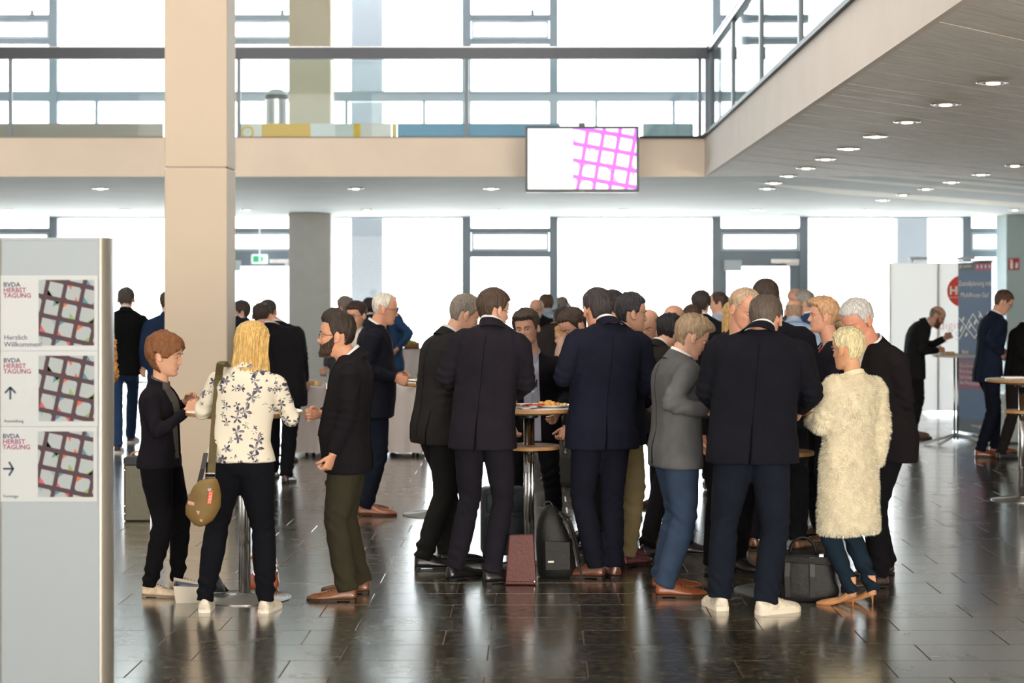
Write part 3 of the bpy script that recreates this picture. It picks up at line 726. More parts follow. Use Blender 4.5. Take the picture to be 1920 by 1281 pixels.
NP = [0]
def person(px, py, H=1.78, th=0, label='', lean=.0, w=1.0, belly=0, neck=None, head=None, hy=None, hp=8, hr=0, tw=0,
           feet=None, fgap=.16, fyaw=12, handL=None, handR=None, poleL=None, poleR=None, curl=.6, fem=0, pelvis=None,
           jacket='20242e', hem=.80, jk='jacket', trousers='1a1c22', legw=1.0, shirt='e4e6ea', V=None, tie=None, collar=True, vent=True,
           hair='3a2a20', hs='short', skin='d6a68e', beard=None, glasses=None, shoe=('leather', '3a2218', '120d0a'),
           lod=1, seed=None, group=None, jaw=1.0, hscale=1.0, smile=0, stoop=.03, extra=None, legdy=0):
    NP[0] += 1; seed = NP[0] if seed is None else seed; rs = random.Random(seed)
    Y = YG(py); s = FPX/Y; k = H/1.80; th = math.radians(th)
    base = Vector((X(px, Y), Y, 0))
    root = empty('person', base, label=label, cat='person', group=group)
    B = base
    R0 = rotz(th); fw = R0@Vector((0, 1, 0)); rt = R0@Vector((1, 0, 0)); up = Vector((0, 0, 1))
    def W(p, dy=0):  # px,py -> local
        return P(p[0], p[1], Y+dy)-B
    vox = {1: .011, 2: .016, 3: .026}[lod]; bvox = {1: .0042, 2: .0058, 3: .010}[lod]
    # --- spine
    pel = Vector((0, 0, .94*k))
    if pelvis is not None: pel = Vector((X(pelvis, Y)-B.x, 0, .94*k))
    nk = pel+up*(.61*k-lean*lean*.5)+fw*lean
    if neck is not None: q = W(neck, (fw*lean).y); nk = q
    mid = (pel+nk)/2-fw*(stoop*.5+lean*.12)+up*.0
    c2 = nk-up*.16*k-fw*(lean*.32+stoop*.2)
    c1 = pel+up*.2*k
    def spine(t):
        t0 = max(0, min(1.08, t)); a = 1-t0
        p = pel*a**3+c1*3*a*a*t0+c2*3*a*t0*t0+nk*t0**3
        d = (c1-pel)*3*a*a+(c2-c1)*6*a*t0+(nk-c2)*3*t0*t0
        if t < 0: p = pel+up*(t*.575*k); d = up
        d = d.normalized(); tws = math.radians(tw)*max(0, min(1, t))
        r = rt.copy(); r.rotate(Matrix.Rotation(tws, 3, up)); r = (r-d*r.dot(d)).normalized(); f = d.cross(r)
        return p, r, f, d
    zt = lambda z: (z-.94)/.575
    # --- head frame
    hyaw = th if hy is None else math.radians(hy)
    Rh = rotz(hyaw)@Matrix.Rotation(-math.radians(hp), 3, 'X')@Matrix.Rotation(math.radians(hr), 3, 'Y')
    hk = k**.4*hscale*(1.04 if not fem else 1.03)
    hc = nk+up*.128*k+fw*.015+(rotz(hyaw)@Vector((0, 1, 0)))*(.035+.05*math.sin(math.radians(hp)))-up*.03*math.sin(math.radians(abs(hp)))
    if head is not None:
        hc = W(head, hc.y-0); 
    def HW(v): return hc+Rh@(Vector(v)*hk)
    # --- shoulders / arms
    ps, rsx, fsx, dsx = spine(zt(1.425)); sw = (.178 if not fem else .155)*w*k
    arms = {}
    for side, hand, pole in ((-1, handL, poleL), (1, handR, poleR)):
        sh = ps+rsx*sw*side-fsx*.005
        if hand is None: tgt = sh+Vector((0, 0, -.52*k))+fw*.06+rsx*side*.07
        elif len(hand) == 4: tgt = sh+rsx*hand[1]+fsx*hand[2]+up*hand[3]
        else: tgt = W(hand[:2], hand[2])
        pl = Vector((0, 0, -1))-fsx*.9+rsx*side*.5 if pole is None else (rsx*pole[0]+fsx*pole[1]+up*pole[2])
        el, wr = ik(sh, tgt, .285*k, .262*k, pl)
        arms[side] = (sh, el, wr)
    # --- body: head, neck, core, arms and hands as one surface
    b = MB(); hv, hf = head_mesh(fem, jaw, smile)
    b.add([HW(v) for v in hv], hf)
    if lod < 3 or hs == 'bald':
        for sd in (-1, 1):
            M = Matrix.Rotation(sd*.35, 3, 'Z')
            for (cy, cz, rx, ry, rz_) in ((-.012, .0, .0065, .017, .027), (-.006, -.024, .0065, .009, .011)):
                vs, fs = ellipsoid((sd*.087, cy, cz-.004), (rx+.003, ry, rz_), M, 8)
                b.add([HW(v) for v in vs], fs)
            b.tube([HW((sd*(.087+.008*math.sin(a_*.5)), -.012-.021*math.sin(a_*.92)+.004, -.004+.029*math.cos(a_*.92))) for a_ in np.linspace(0, 3.1, 9)], .0042, 6)
    nr = (.060 if not fem else .047)*(.5+.5*w)*k**.5
    hb = HW((0, -.022, -.06)); nb_ = nk-up*.02
    b.tube([hb+(hb-nb_)*.25, hb, (hb*.5+nb_*.5)-fw*.0, nb_, nb_-dsx*.09], [nr*.75, nr, nr*1.0, nr*1.12, nr*1.3], 20)
    pc = [spine(zt(z))[0] for z in (1.02, 1.2, 1.35, 1.44)]; b.tube(pc, [.05, .05, .05, .05], 10)
    for side in (-1, 1):
        sh, el, wr = arms[side]; b.tube([spine(zt(1.38))[0], sh-up*.035*k, el, wr-(wr-el).normalized()*.03, wr], [.03, .022, .024, .024, .025], 10)
        d = (wr-el).normalized(); cl = curl[0 if side < 0 else 1] if hasattr(curl, '__len__') else curl
        # palm faces the body's middle or downwards
        tomid = (ps+fw*.2-wr); pn = (tomid-d*tomid.dot(d)); 
        if abs(d.z) < .6: pn = Vector((0, 0, -1))*.7+pn.normalized()*.7
        hk_ = k*(.93 if fem else 1.0)
        # thumb side: towards the face / front
        f_ = d; pnn = (pn-f_*pn.dot(f_)).normalized(); r_ = f_.cross(pnn); want = up if abs(d.z) < .6 else fw
        sg_ = 1 if r_.dot(want) > 0 else -1
        hand_geo(b, wr, d, pn, hk_, cl, 8 if lod < 3 else 6, sg_)
    bare = shoe[0] == 'heel'
    me = union(b, bvox, 1 if lod == 1 else 1, .4)
    me.materials.append(skin_mat(skin)); me.materials.append(M_lip(skin))
    co = getco(me); nf = len(me.polygons)
    fc = np.empty(nf*3, np.float32); me.polygons.foreach_get('center', fc); fc = fc.reshape(-1, 3)
    Rin = np.array(Rh.transposed()); q = (fc-np.array(hc))@Rin.T/hk
    lips = (np.abs(q[:, 0]) < .021-.15*np.abs(q[:, 2]+.0655)) & (q[:, 1] > .05) & (np.abs(q[:, 2]+.0655) < .0085*np.clip(1-(np.abs(q[:, 0])/.024)**2, 0, 1))
    me.polygons.foreach_set('material_index', lips.astype(np.int32)); me.shade_smooth()
    body = bpy.data.objects.new('body', me); C.objects.link(body); body.parent = root
    # eyes and brows
    facing = (Rh@Vector((0, 1, 0)))
    if facing.y < .75 and lod < 3:
        for sd in (-1, 1):
          if hp > 15:
            e = MB(); vs, fs = ellipsoid((sd*.0305, .0665, .0005), (.0125, .0110, .0095), None, 8); e.add([HW(v) for v in vs], fs); e.build('eyelid', skin_mat(skin), root, smooth=True)
            e = MB(); e.tube([HW((sd*.0305+t*.0125, .0775-.007*t*t, -.0035-.002*(1-t*t))) for t in np.linspace(-1, 1, 7)], .0010, 5); e.build('lashes', M_iris, root, smooth=True)
          else:
            e = MB(); vs, fs = ellipsoid((sd*.0305, .0655, .0005), (.0100, .0100, .0075), None, 8); e.add([HW(v) for v in vs], fs)
            e.m = 1; vs, fs = ellipsoid((sd*.0300, .0712, -.0012), (.0055, .0058, .0052), None, 6); e.add([HW(v) for v in vs], fs)
            e.build('eye', (M_eyew, M_iris), root, smooth=True)
            lid = MB(); pts = []
            for t in np.linspace(-1, 1, 7): pts.append(HW((sd*.0305+t*.0135, .0755-.006*t*t-.0006, .0035-.004*t*t+.0008)))
            lid.tube(pts, [.001, .0026, .0032, .0034, .0032, .0026, .001], 6); lid.build('eyelid', skin_mat(skin), root, smooth=True)
          br = MB(); pts = [HW((sd*(.014+.034*t), .0865-.013*t*t+.0012, .0165+.006*math.sin(t*2.2))) for t in np.linspace(0, 1, 7)]
          br.tube(pts, [(.0022, .003)]*5+[(.002, .0025), (.001, .001)], 6); br.build('eyebrow', hair_mat(hair if hs != 'bald' else '6a5a4e'), root, smooth=True)
    # --- hair
    def hairshell(linef, thick, name, hexh, amp=.0025, hi=.121, zlo=-.13, freq=1.0, dense=1):
        nz, na = (56, 96) if lod < 3 else (26, 44)
        zs = np.concatenate([np.linspace(zlo, .09, nz), .09+.031*np.sin(np.linspace(.15, PI/2, 12))]); nz = len(zs)
        Zg, A = np.meshgrid(zs, np.linspace(0, 2*PI, na, endpoint=False), indexing='ij')
        zc = np.clip(Zg, -.112, .1209); x, y = head_surface(zc, A)
        deg = np.abs(np.degrees(np.where(A > PI, A-2*PI, A)))
        m = linef(deg, Zg); t = thick(deg, Zg)
        # direction of growth: outwards from a centre line
        cy = -.012; n_ = np.stack([x, y-cy, np.maximum(0, zc-.03)*1.6], -1); n_ /= (np.linalg.norm(n_, axis=-1, keepdims=True)+1e-9)
        rr = np.random.RandomState(seed)
        st = np.zeros_like(x)
        for q_ in range(5): f_ = (14+rr.rand()*44)*freq; st += np.sin(A*round(f_)+rr.rand()*6+Zg*rr.normal()*40+2*np.sin(Zg*40+q_))
        st += 1.5*np.sin(x*170+y*60+Zg*50)+1.5*np.sin(y*190-x*50+Zg*30)
        off = -.007+m*(t+.007)+m*st*amp/3.2
        VS = np.stack([x, y, Zg], -1)+n_*off[..., None]
        F = []; mm = m > .001
        for i in range(nz-1):
            for j in range(na):
                j2 = (j+1) % na
                if mm[i, j] or mm[i, j2] or mm[i+1, j] or mm[i+1, j2]: F.append((i*na+j, i*na+j2, (i+1)*na+j2, (i+1)*na+j))
        if mm[-1].any(): F.append(tuple((nz-1)*na+j for j in range(na)))
        hb_ = MB(); hb_.add([HW(v) for v in VS.reshape(-1, 3)], F)
        o = hb_.build(name, hair_mat(hexh), root, smooth=True, fix=False)
        return o
    wob = lambda d, z: .003*np.sin(d*.35+z*90)
    if hs in ('short', 'neat', 'quiff', 'receding', 'bob', 'cropped', 'wavy'):
        fl = {'short': .072, 'neat': .066, 'quiff': .074, 'receding': .092, 'bob': .048, 'cropped': .070, 'wavy': .066}[hs]
        nl = {'short': -.062, 'neat': -.066, 'quiff': -.06, 'receding': -.06, 'bob': -.125, 'cropped': -.07, 'wavy': -.082}[hs]
        def line(d, z):
            zl = np.interp(d, [0, 22, 40, 52, 62, 72, 80, 88, 100, 112, 125, 180],
                           [fl, fl, fl+.0, fl-.008, .03, -.012 if not fem else -.0, -.016, .014, .014, -.02, nl+.012, nl])
            if hs == 'receding': zl = np.interp(d, [0, 15, 32, 55, 66, 72, 80, 88, 100, 112, 125, 180], [.085, .09, .112, .085, .03, -.01, -.012, .02, .022, -.02, nl+.012, nl])
            if hs == 'bob': zl = np.interp(d, [0, 15, 35, 52, 62, 72, 82, 90, 100, 108, 118, 180], [.058, .048, .028, .004, -.012, -.02, -.01, .016, .0, -.05, -.10, nl])
            return sstep(-.004, .008, z-zl+wob(d, z))
        tt = {'short': (.010, .016, .008), 'neat': (.012, .019, .009), 'quiff': (.007, .020, .005), 'receding': (.009, .006, .008), 'bob': (.020, .021, .020), 'cropped': (.010, .019, .008), 'wavy': (.017, .023, .015)}[hs]
        def thick(d, z):
            side = np.interp(z, [-.1, -.05, .02, .06, .12], [tt[2]*.35, tt[2]*.8, tt[0], tt[0]*1.1, tt[1]])
            if hs == 'bob': side = np.interp(z, [-.1, -.075, -.03, .02, .12], [.018, .026, .027, .024, .021])*np.interp(d, [0, 60, 100, 180], [.75, .8, 1, 1.25])
            if hs == 'quiff': side = side+.017*np.exp(-((z-.105)/.03)**2)*np.interp(d, [0, 60, 120], [1, .6, 0])
            if hs == 'wavy': side = side+.02*np.exp(-((z-.075)/.03)**2)*np.interp(d, [0, 50, 80], [1, .5, 0])
            return side
        hairshell(line, thick, 'hair', hair, {'neat': .002, 'wavy': .0045, 'quiff': .004, 'cropped': .0045}.get(hs, .003), zlo=-.118)
    elif hs == 'fringe':   # bald crown, hair at the sides and back
        def line(d, z):
            zl = np.interp(d, [0, 66, 72, 80, 88, 100, 112, 125, 180], [.3, .2, .0, -.01, .02, .022, -.02, -.05, -.06])
            return sstep(-.004, .008, z-zl)*(1-sstep(.045, .075, z))
        hairshell(line, lambda d, z: .005+z*0, 'hair', hair, .0015)
    if hs in ('long', 'curls', 'ponytail'):
        # hanging hair: open shell round the back of the head
        lo = {'long': -.245, 'curls': -.21, 'ponytail': -.09}[hs]; half = {'long': 118, 'curls': 120, 'ponytail': 105}[hs]
        nz, na = 60, 110; zs = np.concatenate([np.linspace(lo, .085, nz), .085+.045*np.sin(np.linspace(.12, PI/2, 14))]); nz = len(zs)
        tg = np.linspace(-1, 1, na); rr = np.random.RandomState(seed); VV = []
        for z in zs:
            hw = np.interp(z, [lo, -.17, -.11, -.05, .0, .05, .085, .11, .125, .13], [.097, .101, .099, .095, .093, .092, .084, .062, .03, .002])
            yb = np.interp(z, [lo, -.17, -.11, -.05, .0, .05, .085, .11, .125, .13], [-.128, -.128, -.123, -.118, -.118, -.117, -.105, -.08, -.045, -.016])
            yc = -.018; op = np.interp(z, [lo, -.1, .03, .07, .1, .13], [half-15, half-8, half, 150, 180, 180])
            fr = np.interp(z, [-.2, .05, .085, .11, .13], [.5, .9, 1, .9, .3])
            a = np.radians(180+tg*op); x = np.sin(a)*hw; y = yc+np.where(np.cos(a) > 0, np.cos(a)*(.083-yc)*fr, -np.cos(a)*(yb-yc)*1.0)
            st = np.zeros(na)
            for q_ in range(7): rr2 = np.random.RandomState(seed*9+q_); st += np.sin(tg*(14+rr2.rand()*60)+rr2.rand()*6+z*rr2.normal()*(14 if hs != 'curls' else 60)+1.5*np.sin(z*(14 if hs != 'curls' else 70)+q_))
            amp = (.0016 if z > .05 else .0030)*(2 if hs == 'curls' else 1)
            sc_ = 1+st*amp/.09*.8
            zz = z+(np.sin(tg*40)*.008+np.sin(tg*17)*.01+np.sin(tg*93)*.006)*(1-sstep(lo, lo+.06, z))
            VV.append(np.stack([x*sc_, yc+(y-yc)*sc_, zz], -1))
        VV = np.array(VV).reshape(-1, 3); F = [(i*na+j, i*na+j+1, (i+1)*na+j+1, (i+1)*na+j) for i in range(nz-1) for j in range(na-1)]
        inn = VV.copy(); inn[:, 0] *= .82; inn[:, 1] = -.018+(inn[:, 1]+.018)*.82; n0 = len(VV)
        F2 = [(a+n0, d+n0, c+n0, b_+n0) for a, b_, c, d in F]
        rim = [(j, j+1, n0+j+1, n0+j) for j in range(na-1)]+[(i*na, (i+1)*na, n0+(i+1)*na, n0+i*na) for i in range(nz-1)]+[(i*na+na-1, (i+1)*na+na-1, n0+(i+1)*na+na-1, n0+i*na+na-1) for i in range(nz-1)]
        hb_ = MB(); Rlong = Rh
        hb_.add([HW(v) for v in np.concatenate([VV, inn])], F+F2+rim); hb_.build('hair', hair_mat(hair), root, smooth=True, fix=True)
        if hs == 'ponytail': pass
    if beard:
        def bl(d, z):
            top = np.interp(d, [0, 12, 22, 30, 45, 60, 72, 80, 88], [-.048, -.047, -.056, -.05, -.042, -.03, .0, .02, -.3])
            return sstep(-.003, .004, top-z)*(d < 86)*(1-((d < 13) & (np.abs(z+.064) < .0075)))
        hairshell(lambda d, z: bl(d, z)*1.0, lambda d, z: .009+.009*sstep(-.07, -.11, z), 'beard', beard, .0018, zlo=-.122, freq=1.5)
    if glasses and lod < 3 or glasses == 'far':
        gb = MB(); rimr = .0014 if lod < 3 else .0025
        for sd in (-1, 1):
            pts = [HW((sd*.032+.023*math.cos(a), .0905-.004*math.cos(a)*sd*0-.10*(abs(sd*.032+.023*math.cos(a))**2)*8, -.004+.0165*math.sin(a))) for a in [2*PI*i/20 for i in range(21)]]
            gb.tube(pts, rimr, 6)
            gb.tube([HW((sd*.055, .068, .003)), HW((sd*.076, .045, .004)), HW((sd*.0835, -.005, .006)), HW((sd*.083, -.02, -.006))], rimr*1.1, 6)
        gb.tube([HW((-.010, .089, .0)), HW((0, .092, .003)), HW((.010, .089, .0))], rimr, 6)
        g_ = gb.build('glasses', mat('spectacle_frame', '1c1a1a', .3), root, smooth=True)
        ln = MB()
        for sd in (-1, 1):
            c_ = [HW((sd*.032+.022*math.cos(a), .0895-.8*(abs(sd*.032+.022*math.cos(a))**2), -.004+.0158*math.sin(a))) for a in [2*PI*i/20 for i in range(20)]]
            ln.add(c_, [tuple(range(20))])
        ln.build('lens', G_rail, g_)
    # --- jacket / top
    long_ = jk in ('coat',)
    J = [(hem, .212, .135, .140, 2.5), (.92, .203, .135, .142, 2.5), (1.03, .190, .130, .118, 2.5), (1.16, .186, .130, .118, 2.4), (1.28, .196, .132, .134, 2.4),
         (1.37, .200, .124, .140, 2.4), (1.425, .190, .108, .128, 2.3), (1.465, .160, .086, .108, 2.2), (1.50, .112, .072, .086, 2.1), (1.525, .074, .064, .070, 2.0)]
    if fem: J = [(hem, .196, .125, .140, 2.4), (.94, .190, .122, .138, 2.4), (1.06, .160, .110, .108, 2.3), (1.17, .157, .114, .105, 2.3), (1.28, .170, .135, .118, 2.3),
                 (1.36, .172, .122, .122, 2.3), (1.42, .160, .095, .112, 2.2), (1.46, .128, .074, .092, 2.1), (1.495, .085, .058, .070, 2.0), (1.515, .062, .050, .056, 2.0)]
    if long_: J = [(hem, .195, .15, .15, 2.4), (.62, .20, .15, .155, 2.4)]+[(z, a*(1.12 if z < 1.3 else 1.06), bf*1.08, bb*1.08, n) for z, a, bf, bb, n in J[1:]]
    J = J[:1]+[j_ for j_ in J[1:] if j_[0] > hem+.04]
    jb = MB(); rings = []
    for z, a, bf, bb, n in J:
        p, r, f, d = spine(zt(z)); bl_ = belly*math.exp(-((z-1.04)/.16)**2)
        a_ = (a*w+bl_*.5)*k
        if z < .94: r = rt; f = fw
        rings.append(superring(p, r, f, a_, (bf*(.6+.4*w)+bl_)*k, bb*(.6+.4*w)*k, n))
    jb.loft(rings)
    rsl = (.066 if not fem else .053)*(.55+.45*w)*k
    if jk == 'fur': rsl *= 1.35
    for side in (-1, 1):
        sh, el, wr = arms[side]; c0 = spine(zt(1.405))[0]; pts = []; rad = []
        fd_ = (wr-el).normalized(); wr_ = wr-fd_*.012*k
        seq = [(c0+(sh-c0)*.45, rsl*.95), (sh-up*.022*k, rsl*1.04)]
        N = 9
        for i in range(1, N+1): t = i/N; seq.append((sh.lerp(el, t), rsl*(1.06-.22*t)*(1+.035*math.sin(i*2.4+seed)*(t > .4))))
        for i in range(1, N+1): t = i/N; seq.append((el.lerp(wr_, t), rsl*(.84-.22*t+(.12*t if jk == 'fur' else 0))*(1+.04*math.sin(i*2.1+seed)*(t < .7))))
        jb.tube([q_[0] for q_ in seq], [q_[1] for q_ in seq], 18)
    jm = union(jb, vox, 3, .5)
    co = getco(jm); nn = getn(jm)
    d_ = vnoise(co, 22, seed)*.0055+vnoise(co*np.array([1, 1, .45]), 55, seed+5)*.0035
    # creases at the elbows
    for side in (-1, 1):
        sh, el, wr = arms[side]; v = co-np.array(el); dist = np.linalg.norm(v, axis=1); ax_ = np.array((wr-sh).normalized())
        d_ += .0055*np.exp(-(dist/.10)**2)*np.sin((v@ax_)*125+2.0*vnoise(co, 20, seed+9))
        a0 = sh-up*.09*k; v = co-np.array(a0); dist = np.linalg.norm(v, axis=1); d_ += .004*np.exp(-(dist/.09)**2)*np.sin((v@np.array(rsx*side+up*.6))*95+vnoise(co, 14, seed+3)*2)
    if jk == 'fur': d_ = d_*1.2+vnoise(co, 60, seed)*.004
    co = co+nn*d_[:, None]; setco(jm, co)
    jname = {'jacket': 'jacket', 'blouse': 'blouse', 'fur': 'fluffy_coat', 'coat': 'coat', 'sweater': 'sweater', 'shirt': 'shirt'}[jk]
    jmat = jacket if isinstance(jacket, bpy.types.Material) else cloth(jacket)
    bmj = bmesh.new(); bmj.from_mesh(jm)
    shirt_o = None; pj, rj, fj, dj = spine(zt(1.3))
    # flat hem
    if V:
        apex, topw, botw = V      # apex height above z=1.3 (negative), half width at the neck, half width at the apex
        A = pj+dj*apex*k; T = pj+dj*.21*k
        sp_mats = [cloth(shirt, .8, .15, 500, .04)]
        for sd in (-1, 1):
            a = A+rj*botw*sd; t_ = T+rj*topw*sd; ld = (t_-a); nrm = fj.cross(ld).normalized()
            reg = [f_ for f_ in bmj.faces if (f_.calc_center_median()-pj).dot(fj) > -.02]
            geo = list({e for f_ in reg for e in f_.edges})+list({v for f_ in reg for v in f_.verts})+reg
            bmesh.ops.bisect_plane(bmj, geom=geo, plane_co=a, plane_no=nrm, dist=.0005)
        bmj.faces.ensure_lookup_table(); sel = []
        armsegs = [(arms[s_][i], arms[s_][i+1]) for s_ in (-1, 1) for i in (0, 1)]
        for f_ in bmj.faces:
            c_ = f_.calc_center_median(); v = c_-pj; u_ = v.dot(dj); x_ = v.dot(rj); y_ = v.dot(fj)
            if y_ < 0.0 or u_ < apex*k: continue
            tt_ = (u_-apex*k)/((.21-apex)*k); lim = botw+(topw-botw)*tt_
            if abs(x_) > lim+.0005: continue
            near = False
            for a, c2_ in armsegs[1::2]:
                ab = c2_-a; t_ = max(0, min(1, (c_-a).dot(ab)/ab.length_squared))
                if (a+ab*t_-c_).length < rsl*1.15: near = True
            if not near: sel.append(f_)
        if sel:
            sb = bmesh.new(); mp_ = {}
            for f_ in sel:
                vs = []
                for v in f_.verts:
                    if v.index not in mp_ or v.index < 0: mp_[v.index] = sb.verts.new(v.co-v.normal*.006)
                    vs.append(mp_[v.index])
                try: sb.faces.new(vs)
                except ValueError: pass
            sm_ = bpy.data.meshes.new('shirt_front'); sb.to_mesh(sm_); sb.free(); sm_.materials.append(sp_mats[0]); sm_.shade_smooth()
            so = bpy.data.objects.new('shirt_front', sm_); C.objects.link(so); so.parent = root; shirt_o = so
            bmesh.ops.delete(bmj, geom=sel, context='FACES')
    bmj.to_mesh(jm); bmj.free()
    jm.materials.clear(); jm.materials.append(jmat); jm.shade_smooth()
    jo = bpy.data.objects.new(jname, jm); C.objects.link(jo); jo.parent = root
    bvh = None
    def B_():
        nonlocal bvh
        if bvh is None:
            vs = [v.co.copy() for v in jm.vertices]; fs = [tuple(p.vertices) for p in jm.polygons]; n0 = len(vs)
            if shirt_o: vs += [v.co.copy() for v in shirt_o.data.vertices]; fs += [tuple(i+n0 for i in p.vertices) for p in shirt_o.data.polygons]
            bvh = BVHTree.FromPolygons(vs, fs)
        return bvh
    dark = mat('seam_'+(jacket if isinstance(jacket, str) else 'print'), tuple(v*.14 for v in hexc(jacket if isinstance(jacket, str) else '9a958a')), .95, spec=.1)
    # lapels
    if V and jk == 'jacket' and lod < 3:
        apex, topw, botw = V
        for sd in (-1, 1):
            A = pj+dj*max(apex, -.30)*k+rj*sd*(botw+(topw-botw)*((max(apex, -.30)-apex)/(.21-apex))); T = pj+dj*.20*k+rj*topw*sd
            rows = []
            for t in np.linspace(0, 1, 14):
                c_ = A.lerp(T, t); wd = (.004+.062*min(1, t/.62))*k if t < .66 else (.066-.03*(t-.66)/.34)*k
                if .66 <= t < .74: wd = .048*k
                ln_ = [c_+rj*sd*wd*q_ for q_ in (0, .33, .66, 1)]
                dr = drape(B_(), ln_, -fj, .005)
                rows.append(dr)
            lb = MB(); vs = []; ok = True
            base_y = [r_ for row in rows for r_ in row if r_]
            if base_y:
                for row in rows:
                    last = next((q_ for q_ in row if q_), base_y[0])
                    for q_ in row:
                        if q_ is None: q_ = last
                        vs.append(q_); last = q_
                n4 = 4; fs = [(i*n4+j, i*n4+j+1, (i+1)*n4+j+1, (i+1)*n4+j) for i in range(13) for j in range(3)]
                n0 = len(vs); vs2 = vs+[v-fj*.009 for v in vs]
                fs2 = [tuple(i+n0 for i in f_[::-1]) for f_ in fs]; edge = [(j, j+4, n0+j+4, n0+j) for i in range(13) for j in (i*4, i*4+3)]
                lb.add(vs2, fs+fs2+edge); lb.build('lapel', jmat, root, smooth=50, fix=True)
    # buttoned edge of the jacket front, centre back seam and vent
    if jk == 'jacket' and vent and lod < 3:
        pv, rv, fv, dv = spine(0)
        ln_ = [spine(zt(z))[0] for z in np.linspace(hem+.012, 1.44, 26)]
        dr = [q_ for q_ in drape(B_(), ln_, fj, .0015) if q_]
        if len(dr) > 6: sb_ = MB(); sb_.tube(dr, .0013, 5); sb_.build('back_seam', dark, root)
        for sd in ((-1, 1) if vent == 2 else (0,)):
            ln_ = [pv+rv*(.11*sd*w*k-.012*t)+up*(z-.94)*k for z, t in zip(np.linspace(hem+.004, hem+.22, 10), np.linspace(1, 0, 10))]
            dr = [q_ for q_ in drape(B_(), ln_, fw, .002) if q_]
            if len(dr) > 4: sb_ = MB(); sb_.tube(dr, [.0045*(1-i/len(dr))+.001 for i in range(len(dr))], 6); sb_.build('vent', dark, root)
    # collars
    pn_, rn_, fn_, dn_ = spine(1.0)
    axis = ((hb-nk).normalized()*.55+dn_*.45).normalized(); cr = rn_; cf = axis.cross(cr).normalized()
    if collar:
        def band(a0, a1, r0, r1, z0, z1, m_, name, tilt=.0, th_=.004, dip=.02):
            rows = []; n_ = 30
            for i in range(n_+1):
                a = math.radians(a0+(a1-a0)*i/n_); c_, s_ = math.cos(a), math.sin(a)   # a=0 at the back
                row = []
                for (rr_, zz_, oo) in ((r0, z0, 0), (r1, z1, 0), (r1, z1, th_), (r0, z0, th_+.002)):
                    q_ = rr_+oo; fr_ = (1-c_)/2
                    row.append(nk+axis*(zz_-dip*fr_)*k+cr*s_*q_*k-cf*(c_*q_*1.06-(.0 if c_ > 0 else .006))*k)
                rows.append(row)
            bb_ = MB(); bb_.loft(rows, cap=True); return bb_.build(name, m_, root, smooth=60, fix=True)
        g_ = nr/k
        if jk in ('jacket', 'shirt') or jk == 'blouse':
            if jk == 'jacket': band(-172, 172, g_*1.2, g_*1.05, -.02, .042, cloth(shirt, .8, .15, 500, .04), 'shirt_collar', dip=.042)
            band(-118 if jk == 'jacket' else -165, 118 if jk == 'jacket' else 165, g_*1.5, g_*1.13, -.038, .024, jmat, 'jacket_collar' if jk == 'jacket' else 'collar', dip=.03, th_=.007)
        else:
            band(-180, 180, g_*1.3, g_*1.12, -.02, .012, jmat, 'neckband', dip=.02, th_=.006)
    if tie and V:
        apex, topw, botw = V
        ln_ = [pj+dj*(apex+(.165-apex)*t)*k for t in np.linspace(0.05, 1, 14)]
        dr = drape(B_(), ln_, -fj, .004); tb = MB(); vs = []
        dr = [(q_, t) for q_, t in zip(dr, np.linspace(0, 1, 14)) if q_]
        for q_, t in dr:
            wd = (.034*(1-t)+.016*t) if t < .93 else .02
            vs += [q_-rj*wd+fj*0, q_+fj*.006, q_+rj*wd]
        if len(dr) > 3: tb.add(vs, [(i*3+j, i*3+j+1, (i+1)*3+j+1, (i+1)*3+j) for i in range(len(dr)-1) for j in (0, 1)]); tb.build('tie', cloth(tie, .6), root, smooth=True)
    # --- trousers
    fl_ = []
    if feet is None:
        for sd in (-1, 1): fl_.append((rt*fgap*sd+fw*(.0 if sd > 0 else legdy), math.degrees(th)-fyaw*sd))
    else:
        for (fx_, fy_, yaw_) in feet:
            yy = YG(fy_); fl_.append((Vector((X(fx_, yy), yy, 0))-B, yaw_))
    lb = MB(); p0, r0, f0, d0 = spine(0)
    lift = 0.0 if shoe[0] != 'heel' else .035
    lw = legw*(.55+.45*w)
    pr = [superring(pel+up*dz*k, rt, fw, a*k*(.5+.5*w), bf*k, bb*k, 2.4, 22) for dz, a, bf, bb in ((.13, .150, .105, .10), (.04, .168, .112, .125), (-.04, .172, .105, .125), (-.09, .150, .09, .105))]
    lb.loft(pr)
    legs = []
    for i, (fp, yaw) in enumerate(fl_):
        sd = -1 if i == 0 else 1
        hip = pel+rt*.085*sd*k*(.6+.4*w)-up*.03*k; yv = rotz(math.radians(yaw))@Vector((0, 1, 0))
        ank = fp+Vector((0, 0, (.085+lift)*k))-yv*(.02 if not lift else .04)
        kn, _ = ik(hip, ank, .418*k, .412*k, yv*.9+fw*.3); ank2 = ank
        legs.append((hip, kn, ank))
        seq = []
        hh_ = ank+(kn-ank).normalized()*(-.02 if not lift else -.035)
        R_ = [.092, .0975, .092, .082, .073, .068, .066, .067, .064, .060, .058, .060]
        pts_ = [hip+up*.02, hip.lerp(kn, .1), hip.lerp(kn, .33), hip.lerp(kn, .62), hip.lerp(kn, .85), kn, kn.lerp(hh_, .14), kn.lerp(hh_, .34), kn.lerp(hh_, .58), kn.lerp(hh_, .8), kn.lerp(hh_, .93), hh_]
        if fem: R_ = [.092, .096, .09, .077, .065, .060, .060, .060, .053, .046, .043, .044]
        lb.tube(pts_, [r_*lw*k for r_ in R_], 18)
    tm_ = union(lb, vox, 3, .5)
    co = getco(tm_); nn = getn(tm_); d_ = vnoise(co*np.array([1, 1, .5]), 26, seed+1)*.0055+vnoise(co*np.array([.7, .7, 1.3]), 60, seed+6)*.0025
